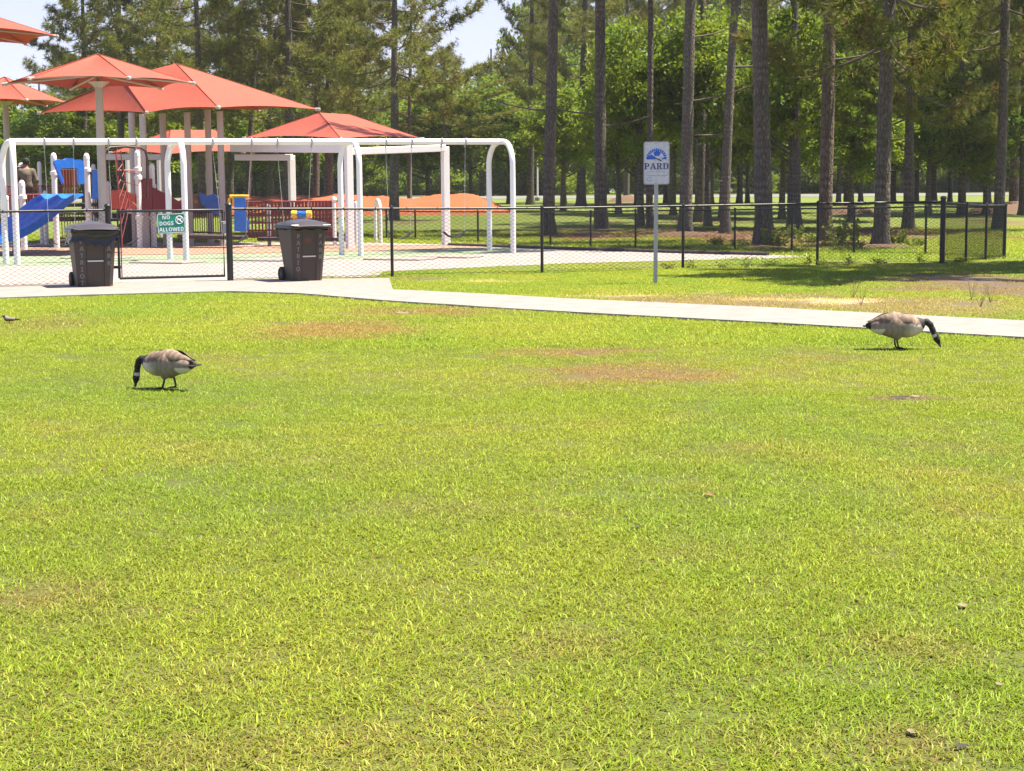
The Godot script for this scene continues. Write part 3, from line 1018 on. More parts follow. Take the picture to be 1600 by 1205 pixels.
func build_trees() -> void:
	pine_kinds = [pine_crown(11, 9.0, 4.3, 34, 4, 0.8, 0.8, 16), pine_crown(12, 9.5, 5.2, 26, 5, 0.9, 0.65, 16), pine_crown(13, 11.0, 4.6, 44, 4, 1.0, 0.7, 16), pine_crown(14, 9.0, 4.4, 40, 5, 1.1, 0.25, 16)]
	leaf_kinds = [leaf_crown(21, 110, 130, 0.055, 1.0), leaf_crown(22, 84, 150, 0.060, 1.05), leaf_crown(23, 130, 120, 0.052, 1.0), leaf_crown(24, 96, 140, 0.058, 1.1)]
	# pines that stand between the fence and the road: place, lean, girth; crown kind, its height, spread, stretch; bark; label
	var rows := [
		[1.38, -59.38, 0.015, 0.194, 0, 13.5, 0.40, 1.0, "bark", "straight slender pine trunk behind the fence, first one past the swing set towards the sign"],
		[3.46, -63.68, -0.008, 0.220, 1, 9.1, 0.42, 1.1, "bark", "pine trunk with a bare side limb, midway between the swing set and the park sign"],
		[4.31, -102.58, 0.021, 0.256, 2, 5.5, 1.0, 1.0, "bark", "far pine trunk with spread roots, seen between the two trunks nearest the swing set"],
		[6.27, -60.21, 0.022, 0.208, 0, 10.7, 0.68, 1.2, "bark_grey", "leaning pine trunk with a sunlit edge, next behind the park sign"],
		[7.71, -59.97, 0.042, 0.161, 1, 10.3, 0.56, 1.1, "bark_grey", "thin curving pine trunk between the leaning trunk and the thickest trunk"],
		[7.16, -47.32, -0.021, 0.228, 0, 11.0, 0.81, 1.3, "bark", "thickest dark pine trunk, standing right behind the low back fence among weeds"],
		[9.85, -52.24, -0.012, 0.191, 2, 9.7, 0.62, 1.2, "bark_red", "straight reddish pine trunk with a large side limb, beside tall green weeds"],
		[10.33, -46.65, 0.028, 0.197, 3, 4.7, 1.05, 1.3, "bark", "thick pine with a flared foot, its trunk veiled by dark drooping boughs"],
		[14.95, -62.86, -0.001, 0.181, 3, 3.9, 0.8, 1.0, "bark", "dark pine trunk with a wide foot just right of the flared drooping pine"],
		[8.13, -72.07, 0.005, 0.222, 1, 10.0, 0.6, 1.0, "bark", "short visible pine trunk close behind the leaning trunk by the park sign"],
		[5.41, -64.61, -0.011, 0.124, 0, 10.0, 0.6, 1.0, "bark", "pine trunk hidden by the post of the park sign"],
		[10.91, -63.60, -0.033, 0.147, 1, 10.0, 0.55, 1.0, "bark_grey", "slim grey trunk rising from weeds between the thickest trunk and the reddish trunk"],
		[21.33, -79.18, -0.018, 0.167, 3, 3.3, 1.0, 1.0, "bark", "dark bushy pine standing behind the short end fence"],
		[17.81, -61.11, 0.001, 0.176, 2, 6.2, 0.9, 1.1, "bark", "tall pine trunk rising behind the end post of the short fence"],
		[25.48, -84.74, -0.010, 0.212, 2, 7.0, 0.9, 1.1, "bark_red", "pine trunk on an orange mound of pine straw beside the short fence"],
		[24.10, -78.53, -0.020, 0.211, 3, 5.0, 0.9, 1.0, "bark", "dark pine trunk at the picture's edge beside the straw mound"],
		[1.27, -110.39, 0.018, 0.212, 2, 8.0, 0.6, 1.0, "bark", "slender far pine beside the thin white lamp post"],
		[-5.43, -77.48, 0.021, 0.209, 1, 4.6, 1.0, 1.0, "bark", "dark pine with long flat boughs behind the swing set, before the clay mound"],
		[-5.85, -96.75, 0.020, 0.130, 0, 6.5, 0.7, 0.8, "bark", "thin trunk before the clay mound, beside the pine with long flat boughs"],
		[-9.81, -89.96, 0.029, 0.225, 2, 7.5, 0.8, 1.0, "bark", "thick dark pine trunk seen under the swing beam beside the middle arch"],
		[-10.82, -92.68, 0.045, 0.178, 2, 7.0, 0.8, 1.1, "bark", "pine trunk with a grey edge, beside the thick dark trunk near the middle arch"],
		[-11.36, -85.74, 0.016, 0.231, 2, 4.6, 1.05, 1.1, "bark", "tall dark pine rising behind the large orange canopy's right tip"],
		[-15.02, -95.04, 0.083, 0.164, 1, 6.4, 0.8, 0.9, "bark", "leaning thin trunk between the canopy posts and the white beam"],
		[-15.74, -85.67, -0.010, 0.181, 2, 4.4, 1.05, 1.1, "bark_red", "scaly pine trunk behind the row of canopy posts, rising above the largest canopy"],
		[-19.62, -93.60, 0.019, 0.180, 2, 4.8, 1.0, 1.0, "bark", "pine hidden by the centre canopies, its crown filling the gap above them"],
		[-21.29, -91.53, 0.022, 0.194, 2, 5.2, 1.0, 1.05, "bark", "pine behind the single-post canopy, crown straight above its peak"],
		[-24.73, -97.51, 0.015, 0.188, 3, 5.6, 0.9, 1.0, "bark", "outermost tall pine before the open sky, its ragged boughs over the lower canopy"],
		[-9.45, -103.81, 0.005, 0.200, 2, 4.9, 1.0, 1.1, "bark", "pine behind the right-hand canopy, crown touching the gap of open sky"],
		[-4.34, -107.04, 0.024, 0.185, 1, 4.6, 0.95, 0.5, "bark", "short pine at the gap of open sky, behind the clay mound"],
		[-18.64, -111.27, 0.033, 0.214, 2, 5.4, 1.1, 1.2, "bark", "pine far behind the large canopy, crown between two dark trunks"],
		[-16.37, -113.24, 0.036, 0.196, 2, 5.8, 1.0, 1.2, "bark", "pine far behind the large canopy's tip, paler crown"],
		[14.94, -109.46, 0.001, 0.168, 2, 10.5, 0.6, 1.0, "bark", "slim far trunk in shade between the thin curving trunk and the thickest trunk"],
		[9.52, -98.40, 0.002, 0.170, 2, 10.0, 0.6, 1.0, "bark", "far trunk just right of the park sign plate"],
		[8.61, -125.10, 0.009, 0.192, 2, 9.0, 0.7, 1.0, "bark_grey", "far pine on a small heap of straw by the road, left of the park sign"],
		[24.46, -107.35, -0.007, 0.186, 2, 8.0, 0.7, 1.0, "bark", "far trunk peering out behind the flared drooping pine"],
		[26.75, -105.98, -0.016, 0.204, 3, 3.6, 1.0, 1.0, "bark", "far dark trunk between the wide-footed trunk and the bushy pine"],
		[17.04, -84.53, -0.010, 0.130, 0, 9.5, 0.5, 0.9, "bark", "thin trunk on a small straw heap between the reddish and the flared pines"],
	]
	var k := 0
	for w in rows:
		k += 1
		var x: float = w[0]
		var z: float = w[1]
		var kind: Array = pine_kinds[w[4]]
		var up: float = w[5]
		var sx: float = w[6]
		var sy: float = w[7]
		var h: float = up + [9.0, 9.5, 11.0, 9.0][w[4]] * sy * 0.97
		var t := make_tree("pine_tree", w[9], x, z, w[2], w[3], h, kind, up, Vector3(sx, sy, sx), M[w[8]], M.needle_deep if w[4] == 3 or k in [10, 11, 16] else M.needle_olive, k)
		if k in [1, 2, 4, 5, 7, 8, 12]:
			for q in 5:
				var y := rng.randf_range(1.8, 7.5)
				var a := rng.randf() * TAU
				dead_limb(t, Vector3(w[2] * y, y, 0), Vector3(cos(a), 0.15, sin(a)) * (w[3] + rng.randf_range(0.1, 0.45)), 0.03)
			for q in 2:
				var y := rng.randf_range(3.2, 7.5)
				var s := 1.0 if rng.randf() < 0.6 else -1.0
				dead_limb(t, Vector3(w[2] * y, y, 0), Vector3(s * rng.randf_range(0.9, 2.6), rng.randf_range(-0.1, 0.7), rng.randf_range(-0.6, 0.8)), 0.045)
	# pines beyond the frame on the right, whose shade falls on the grass by the sign
	for q in [[Vector2(12.6, -33.5), 0.30, 6.5, 0, 1.15, "pine standing out on the grass beyond the short fence, casting shade by the sign"], [Vector2(10.9, -31.6), 0.26, 8.5, 1, 0.7, "nearest pine out on the grass beyond the short fence, shading the grass by the sign"], [Vector2(16.5, -34.5), 0.28, 7.0, 2, 1.0, "second pine out on the grass beyond the short fence, further from the sign"]]:
		k += 1
		var p: Vector2 = q[0]
		make_tree("pine_tree", q[5], p.x, p.y, 0.0, q[1], q[2] + 9.5 * q[4], pine_kinds[q[3]], q[2], Vector3.ONE * q[4], M.bark, M.needle_deep, k)
	# broad-leaved trees among the pines: base, half width, half height, middle of the crown; kind; tone, a deeper tint painted in for the dull and shaded ones; label
	var leafy := [
		[Vector3(-14.720, 0.789, -117.368), 3.6, 2.8, 5.0, 0, 1, "bright leafy tree behind the white shade frame, left of the thick dark trunk"],
		[Vector3(-18.241, 0.798, -119.264), 3.0, 2.6, 4.4, 1, 1, "bright leafy tree behind the leaning thin trunk"],
		[Vector3(-10.403, 0.786, -116.765), 3.0, 2.6, 4.4, 2, 0, "leafy tree in shade behind the middle arch of the swing set"],
		[Vector3(-5.591, 0.764, -112.450), 3.6, 2.8, 4.6, 1, 1, "leafy tree with bright low boughs hanging over the clay mound behind the swing beam"],
		[Vector3(-2.754, 0.773, -114.294), 4.0, 3.0, 5.4, 0, 1, "rounded leafy tree behind the right-hand arch of the swing set"],
		[Vector3(-0.136, 0.793, -118.232), 3.4, 3.4, 5.6, 3, 0, "duller leafy tree at the end of the clay mound"],
		[Vector3(3.725, 0.782, -115.987), 3.0, 3.2, 5.6, 1, 1, "leafy tree showing between the first two pine trunks near the swing set"],
		[Vector3(7.811, 0.719, -103.701), 3.8, 4.2, 5.8, 2, 0, "dark leafy tree filling the space behind the park sign"],
		[Vector3(10.374, 0.762, -112.120), 4.0, 4.0, 7.4, 0, 0, "dark leafy tree right of the park sign, above the leaning trunk's foot"],
		[Vector3(12.877, 0.737, -107.249), 4.2, 4.6, 7.6, 1, 1, "sunlit leafy tree between the leaning trunk and the thin curving trunk"],
		[Vector3(15.913, 0.764, -112.482), 4.0, 4.0, 6.2, 3, 1, "leafy tree behind the thickest trunk on its left side"],
		[Vector3(14.497, 0.464, -85.162), 3.2, 3.8, 6.6, 0, 1, "leafy tree between the thickest trunk and the reddish trunk"],
		[Vector3(19.645, 0.702, -100.337), 3.4, 3.4, 5.2, 1, 1, "leafy tree with bright yellow-green boughs right of the reddish trunk"],
		[Vector3(21.426, 0.712, -102.431), 3.4, 4.4, 8.0, 2, 1, "tall leafy tree above the bright boughs right of the reddish trunk"],
		[Vector3(25.826, 0.733, -106.528), 4.0, 4.4, 6.4, 3, 0, "shaded leafy tree behind the wide-footed trunk"],
		[Vector3(28.464, 0.743, -108.513), 3.8, 3.8, 6.2, 0, 0, "shaded leafy tree behind the bushy pine"],
		[Vector3(29.756, 0.721, -104.168), 3.8, 3.6, 5.0, 1, 1, "bright leafy tree seen over the short end fence"],
		[Vector3(31.078, 0.700, -100.081), 4.0, 4.0, 6.2, 2, 1, "leafy tree at the picture's edge behind the straw mound"],
		[Vector3(-21.857, 0.722, -104.288), 3.4, 2.8, 4.6, 3, 1, "leafy tree behind the row of canopy posts, low and bright"],
		[Vector3(-18.680, 0.728, -105.494), 3.0, 2.6, 5.0, 0, 1, "leafy tree behind the second row of canopy posts"],
		[Vector3(-24.934, 0.703, -100.605), 3.2, 2.4, 3.9, 1, 1, "low bright leafy tree behind the slide tower"],
		[Vector3(-26.330, 0.667, -97.918), 3.0, 2.2, 3.8, 2, 0, "low dull leafy tree behind the two people on the deck"],
		[Vector3(-31.145, 0.717, -103.345), 3.6, 3.0, 4.6, 3, 0, "low dull leafy tree behind the end of the swing set"],
		[Vector3(7.959, 0.183, -67.531), 2.5, 3.0, 5.8, 0, 1, "sunlit leafy tree standing before the trunk behind the leaning pine"],
		[Vector3(5.283, 0.192, -68.047), 2.4, 3.0, 5.6, 2, 0, "dark leafy tree standing straight behind the park sign post"],
		[Vector3(10.776, 0.132, -64.269), 2.2, 2.8, 5.4, 1, 1, "leafy tree standing before the slim grey trunk"],
		[Vector3(9.830, 0.348, -77.866), 2.6, 2.6, 4.4, 1, 1, "low sunlit leafy tree just behind the thin curving trunk"],
		[Vector3(12.245, 0.310, -75.479), 2.6, 3.0, 5.2, 3, 1, "sunlit leafy tree close behind the slim grey trunk"],
		[Vector3(14.568, 0.247, -71.551), 2.4, 2.2, 3.6, 0, 1, "low bright leafy tree right beside the reddish trunk"],
		[Vector3(7.995, 0.418, -82.305), 2.6, 3.0, 5.6, 2, 1, "sunlit leafy tree above the park sign plate"],
		[Vector3(5.465, 0.463, -85.088), 2.4, 2.6, 4.6, 1, 0, "leafy tree left of the park sign, behind the trunk with the bare limb"],
		[Vector3(2.836, 0.549, -90.501), 2.4, 2.4, 4.4, 0, 1, "low sunlit leafy tree between the two trunks nearest the swing set"],
		[Vector3(19.840, 0.374, -79.525), 2.6, 2.6, 4.6, 2, 0, "shaded low leafy tree behind the thick corner post"],
		[Vector3(22.681, 0.380, -79.886), 2.4, 2.4, 3.8, 3, 1, "low leafy tree right behind the short end fence"],
	]
	var leaf_trunk := trunk_mesh(1.0, 0.05, 0.0, 90, 0.5, 8)
	for w in leafy:
		k += 1
		var p: Vector3 = w[0]
		var t := make_tree("leafy_tree", w[6], p.x, p.z, 0.0, 0.13, w[3] + 0.3, leaf_kinds[w[4]], w[3], Vector3(w[1], w[2], w[1]), M.bark_grey, M.leaf_bright if w[5] else M.leaf_deep, k)
	# the edge of the wood beyond the road
	var count := ["first", "second", "third", "fourth", "fifth", "sixth", "seventh", "eighth", "ninth", "tenth", "eleventh", "twelfth", "13th", "14th", "15th", "16th", "17th", "18th", "19th", "20th", "21st", "22nd", "23rd", "24th", "25th", "26th", "27th", "28th", "29th", "30th"]
	for i in 26:
		k += 1
		var x := lerpf(-68.0, 68.0, (i + rng.randf_range(-0.25, 0.25)) / 25.0)
		var z := -rng.randf_range(165.0, 176.0)
		var px := 800.0 + x / -z * 2600.0
		var tall := 8.5 if px < 120 else 10.5 if px < 820 else 14.0
		var ry := tall * 0.5 * rng.randf_range(0.85, 1.1)
		make_tree("wood_edge_tree", "leafy tree at the wood's edge beyond the road, %s from the playground side" % count[i], x, z, 0.0, 0.2, ry + 0.5, leaf_kinds[i % 4], ry + 0.1, Vector3(rng.randf_range(3.8, 5.2), ry, 4.4), M.bark_grey, M.leaf_deep if i % 3 else M.leaf_bright, k, "leafy trees along the edge of the wood beyond the road")
	var trunk_far := trunk_mesh(20.0, 0.3, 0.0, 91, 0.4, 8)
	for i in 24:
		k += 1
		var x := lerpf(-72.0, 72.0, (i + rng.randf_range(-0.3, 0.3)) / 23.0)
		var z := -rng.randf_range(182.0, 196.0)
		var px := 800.0 + x / -z * 2600.0
		var top := 13.0 if px < 120 else 19.0 if px < 560 else 16.5 if px < 830 else 27.0
		var s := rng.randf_range(0.9, 1.1)
		var t := make_tree("tall_wood_pine", "pine rising over the wood beyond the road, %s from the playground side" % count[i], x, z, 0.0, 0.3, top, pine_kinds[[0, 2, 2, 3][i % 4]], top * 0.38, Vector3(s * 1.25, top * 0.056 * s, s * 1.25), M.bark, M.needle_deep if i % 2 else M.needle_olive, k, "pines rising over the edge of the wood beyond the road", null)
	# the rest of the wood: one mass
	var wood := Node3D.new()
	wood.name = "far_wood"
	add_child(wood)
	wood.set_meta("label", "dense wood of pines and leafy trees closing the view beyond the road")
	wood.set_meta("category", "wood")
	stuff(wood)
	for kind in 4:
		var mm := MultiMesh.new()
		mm.transform_format = MultiMesh.TRANSFORM_3D
		mm.mesh = leaf_kinds[kind][1] if kind < 2 else pine_kinds[kind][1]
		var spots: Array[Transform3D] = []
		for i in 46:
			var x := lerpf(-95.0, 95.0, (i + rng.randf()) / 46.0)
			var z := -rng.randf_range(198.0, 235.0)
			var px := 800.0 + x / -z * 2600.0
			var top := 12.5 if px < 120 else 17.0 if px < 560 else 15.0 if px < 840 else 28.0
			top *= rng.randf_range(0.8, 1.05)
			if kind < 2:
				spots.append(Transform3D(Basis(Vector3.UP, rng.randf() * TAU) * Basis.from_scale(Vector3(5.5, top * 0.42, 5.5)), on(x, z) + Vector3.UP * top * 0.4))
			else:
				spots.append(Transform3D(Basis(Vector3.UP, rng.randf() * TAU) * Basis.from_scale(Vector3(1.3, top * 0.075, 1.3)), on(x, z) + Vector3.UP * top * 0.22))
		mm.instance_count = spots.size()
		for i in spots.size():
			mm.set_instance_transform(i, spots[i])
		var o := MultiMeshInstance3D.new()
		o.name = ["leafy_crowns", "broad_crowns", "pine_crowns", "dark_pine_crowns"][kind]
		o.multimesh = mm
		o.material_override = M.leaf_deep if kind < 2 else M.needle_deep
		wood.add_child(o)
		stuff(o)
	# thick undergrowth on the floor of that wood
	var mu := MultiMesh.new()
	mu.transform_format = MultiMesh.TRANSFORM_3D
	mu.mesh = leaf_kinds[2][1]
	mu.instance_count = 170
	for i in 170:
		var x := rng.randf_range(-80.0, 80.0)
		var z := -rng.randf_range(172.0, 205.0)
		mu.set_instance_transform(i, Transform3D(Basis(Vector3.UP, rng.randf() * TAU) * Basis.from_scale(Vector3(3.2, 1.9, 3.2) * rng.randf_range(0.7, 1.2)), on(x, z) + Vector3.UP * rng.randf_range(0.8, 1.8)))
	var und := MultiMeshInstance3D.new()
	und.name = "undergrowth"
	und.multimesh = mu
	und.material_override = M.leaf_deep
	add_child(und)
	und.set_meta("label", "dark undergrowth on the floor of the wood beyond the road")
	und.set_meta("category", "undergrowth")
	stuff(und)
	# thin pale lamp post by the road
	var lp := thing("lamp_post", "thin white lamp post far off by the road, beside a slender pine", "lamp post", Vector3(2.152, 0.873, -133.963))
	var g := Geo.new()
	g.tube(PackedVector3Array([Vector3(0, 0, 0), Vector3(0, 3.877, 0)]), PackedFloat32Array([0.075, 0.05]), 8)
	put("pole", g.mesh(), M.white_paint, lp)
	var b := Geo.new()
	b.lathe(PackedVector2Array([Vector2(0.22, -0.1), Vector2(0.22, 0.28), Vector2(0.16, 0.34), Vector2(0, 0.34)]), 12, Transform3D())
	put("base", b.mesh(), M.concrete, lp)
	# fallen needles round the trunks
	var g2 := Geo.new()
	for i in 60:
		var a := rng.randf() * TAU
		var p := Vector3(rng.randf_range(-0.35, 0.35), rng.randf_range(0.005, 0.03), rng.randf_range(-0.35, 0.35))
		var d := Vector3(cos(a), rng.randf_range(-0.1, 0.2), sin(a)) * rng.randf_range(0.10, 0.22)
		g2.col = Color(0.24, 0.125, 0.07).lerp(Color(0.30, 0.20, 0.12), rng.randf()) * rng.randf_range(0.6, 1.1)
		g2.flat(p - Vector3(-d.z, 0, d.x) * 0.07, p + Vector3(-d.z, 0, d.x) * 0.07, p + d, Vector3.UP)
	var litter := MultiMesh.new()
	litter.transform_format = MultiMesh.TRANSFORM_3D
	litter.mesh = g2.mesh()
	var lt: Array[Transform3D] = []
	for w in rows:
		if w[1] < -76.0 or w[0] < 0.5:
			continue
		for i in 70:
			var a := rng.randf() * TAU
			var q := 2.6 * sqrt(rng.randf())
			lt.append(Transform3D(Basis(Vector3.UP, rng.randf() * TAU), on(w[0] + cos(a) * q * 1.5 - 0.6, w[1] + sin(a) * q)))
	litter.instance_count = lt.size()
	for i in lt.size():
		litter.set_instance_transform(i, lt[i])
	var lo := MultiMeshInstance3D.new()
	lo.name = "needle_litter"
	lo.multimesh = litter
	lo.material_override = M.needle_litter
	add_child(lo)
	lo.set_meta("label", "reddish-brown fallen pine needles round the feet of the trunks behind the fence")
	lo.set_meta("category", "needles")
	stuff(lo)


# ---------------------------------------------------------------- shade canopies
# A tent of cloth: eave points in order round it, peaks above; every eave edge sags inwards. faces: [eave i, eave j, peak a, peak b]
func cloth_roof(eaves: Array, faces: Array, sag: float) -> ArrayMesh:
	var g := Geo.new()
	var mid := Vector3.ZERO
	for e in eaves:
		mid += e / eaves.size()
	for f in faces:
		var a: Vector3 = eaves[f[0]]
		var b: Vector3 = eaves[f[1]]
		var pa: Vector3 = f[2]
		var pb: Vector3 = f[3]
		var rows := []
		for j in 9:
			var w := j / 8.0
			var r := PackedVector3Array()
			for i in 13:
				var u := i / 12.0
				var low := a.lerp(b, u)
				var inn := (Vector3(mid.x, low.y, mid.z) - low).normalized()
				low += (inn * sag * 0.9 + Vector3.UP * sag * 0.55) * 4.0 * u * (1.0 - u)
				var q := low.lerp(pa.lerp(pb, u), w)
				q.y -= 0.34 * sin(w * PI) * u * (1.0 - u)
				r.append(q)
			rows.append(r)
		g.grid(rows, Vector3.UP)
		for q in [[a, pa], [b, pb]]:
			var m := 6
			var l := PackedVector3Array()
			for i in m + 1:
				l.append(q[0].lerp(q[1], float(i) / m))
			g.tube(l, PackedFloat32Array([0.016]), 5)
	return g.mesh()


func hexagon(c: Vector3, r: float, turn: float) -> Array:
	var e := []
	for i in 6:
		var a := turn + TAU * i / 6.0
		e.append(c + Vector3(cos(a), 0, -sin(a)) * r)
	return e


func umbrella(label: String, foot: Vector3, eave: float, peak: float, r: float, turn: float) -> void:
	var t := thing("shade_canopy", label, "canopy", foot, 0.0, "single-post orange shade canopies")
	var e := hexagon(Vector3(0, eave, 0), r, turn)
	var top := Vector3(0, peak, 0)
	var f := []
	for i in 6:
		f.append([i, (i + 1) % 6, top, top])
	put("cloth", cloth_roof(e, f, r * 0.05), M.canopy, t)
	var g := Geo.new()
	g.lathe(PackedVector2Array([Vector2(0.13, -0.1), Vector2(0.125, 1.0), Vector2(0.105, eave - 0.1), Vector2(0.20, eave - 0.02), Vector2(0.30, eave + 0.05), Vector2(0.0, eave + 0.06)]), 14, Transform3D())
	g.rod(Vector3(0, eave, 0), Vector3(0, peak - 0.1, 0), 0.06)
	put("post", g.mesh(), M.cream_paint, t)
	for i in 6:
		var h := Geo.new()
		var p: Vector3 = e[i]
		h.rod(Vector3(0, eave + (peak - eave) * 0.3, 0), p + Vector3(0, 0.01, 0), 0.035, 6)
		var q := p.lerp(Vector3(0, eave, 0), 0.02)
		h.box(along(q, q + Vector3(p.x, 0, p.z)).translated_local(Vector3(0.02, 0.0, 0)), Vector3(0.16, 0.09, 0.09), 0.02)
		put("arm", h.mesh(), M.cream_paint, t)


func hip_canopy(label: String, eaves: Array, p1: Vector3, p2: Vector3, faces: Array, posts: Array, sag: float, post_r: float, square := false) -> Node3D:
	var foot := Vector3((p1.x + p2.x) * 0.5, 0, (p1.z + p2.z) * 0.5)
	var t := thing("shade_canopy", label, "canopy", foot)
	var e := []
	for q in eaves:
		e.append(q - foot)
	var f := []
	for q in faces:
		f.append([q[0], q[1], (p1 if q[2] == 1 else p2) - foot, (p1 if q[3] == 1 else p2) - foot])
	put("cloth", cloth_roof(e, f, sag), M.canopy, t)
	for q in posts:
		var b: Vector3 = q[0] - foot
		var g := Geo.new()
		if square:
			g.box(at(Vector3(b.x, q[1] * 0.5 - 0.05, b.z), 0.5), Vector3(post_r * 2, q[1] + 0.1, post_r * 2), 0.015)
		else:
			g.rod(Vector3(b.x, -0.1, b.z), Vector3(b.x, q[1], b.z), post_r, 12)
		put("post", g.mesh(), M.white_paint if square else M.cream_paint, t)
	for q in e:
		var g := Geo.new()
		g.box(along(q, q + Vector3(q.x, 0, q.z)).translated_local(Vector3(-0.02, 0, 0)), Vector3(0.18, 0.10, 0.10), 0.02)
		put("corner_bracket", g.mesh(), M.cream_paint, t)
	return t


func beam(t: Node3D, a: Vector3, b: Vector3, tall: float, deep: float, material: Material) -> void:
	var g := Geo.new()
	g.box(along(a, b).translated_local(Vector3(a.distance_to(b) * 0.5, 0, 0)), Vector3(a.distance_to(b), tall, deep), 0.015)
	put("beam", g.mesh(), material, t)


func build_canopies() -> void:
	umbrella("single-post orange canopy nearest the middle, standing over the slide tower", Vector3(-11.208, 0.000, -46.000), Vector3(-11.104, 4.605, -46.000).y, Vector3(-11.076, 5.411, -46.000).y, 2.583, 0.02)
	umbrella("single-post orange canopy at the edge, lower and partly behind the one over the slide tower", Vector3(-18.563, 0.000, -62.000), Vector3(-18.426, 4.978, -62.000).y, Vector3(-18.387, 5.928, -62.000).y, 2.265, 0.10)
	umbrella("highest orange canopy, only its tip showing against the sky above the others", Vector3(-17.406, 0.000, -53.000), Vector3(-17.187, 6.554, -53.000).y, Vector3(-17.140, 7.594, -53.000).y, 3.221, 0.05)
	# the large one on many posts
	hip_canopy("largest orange canopy with two peaks, carried on a row of tall posts", [Vector3(-15.378, 4.260, -55.000), Vector3(-10.897, 4.039, -50.500), Vector3(-8.571, 4.124, -49.500), Vector3(-6.039, 4.222, -53.000), Vector3(-8.807, 4.511, -59.000), Vector3(-14.291, 4.507, -60.000)], Vector3(-12.184, 5.256, -53.000), Vector3(-10.464, 5.679, -53.000),
		[[0, 1, 1, 1], [1, 2, 1, 2], [2, 3, 2, 2], [3, 4, 2, 2], [4, 5, 2, 1], [5, 0, 1, 1]],
		[[Vector3(-11.535, 0.000, -51.295), 4.08], [Vector3(-11.049, 0.000, -50.601), 4.0], [Vector3(-10.810, 0.000, -52.363), 4.1], [Vector3(-9.952, 0.000, -51.867), 4.1], [Vector3(-9.406, 0.000, -52.370), 4.2], [Vector3(-8.845, 0.000, -51.322), 4.1]], 0.15, 0.10)
	# two hip canopies further back
	var t := hip_canopy("orange hip-roofed canopy on square white posts, behind the middle of the swing set", [Vector3(-9.823, 3.637, -62.000), Vector3(-5.533, 3.364, -55.000), Vector3(-3.136, 3.505, -60.000), Vector3(-7.070, 3.802, -67.000)], Vector3(-6.850, 4.479, -60.500), Vector3(-5.866, 4.450, -61.500),
		[[0, 1, 1, 1], [1, 2, 1, 2], [2, 3, 2, 2], [3, 0, 2, 1]], [[Vector3(-4.644, 0.000, -48.144), 3.15], [Vector3(-1.951, 0.000, -50.136), 2.95], [Vector3(-7.252, 0.000, -55.572), 2.85]], 0.18, 0.102, true)
	var foot := t.position
	beam(t, Vector3(-4.664, 2.789, -48.500) - foot, Vector3(-1.950, 2.909, -50.000) - foot, 0.20, 0.16, M.white_paint)
	beam(t, Vector3(-4.662, 2.880, -48.500) - foot, Vector3(-8.788, 3.044, -53.000) - foot, 0.26, 0.16, M.white_paint)
	beam(t, Vector3(-9.002, 2.787, -55.000) - foot, Vector3(-7.028, 2.753, -54.000) - foot, 0.20, 0.16, M.white_paint)
	var t2 := hip_canopy("small far orange canopy seen between the tall posts, behind the red climber", [Vector3(-15.725, 3.233, -66.000), Vector3(-12.648, 3.072, -62.000), Vector3(-10.178, 3.172, -64.000), Vector3(-13.642, 3.438, -72.000)], Vector3(-13.234, 4.092, -65.500), Vector3(-11.665, 4.118, -66.500),
		[[0, 1, 1, 1], [1, 2, 1, 2], [2, 3, 2, 2], [3, 0, 2, 1]], [[Vector3(-12.411, 0.056, -59.498), 2.95], [Vector3(-14.217, 0.104, -62.544), 2.95]], 0.15, 0.108, true)
	beam(t2, Vector3(-13.716, 2.871, -57.000) - t2.position, Vector3(-11.640, 2.836, -56.000) - t2.position, 0.2, 0.16, M.white_paint)


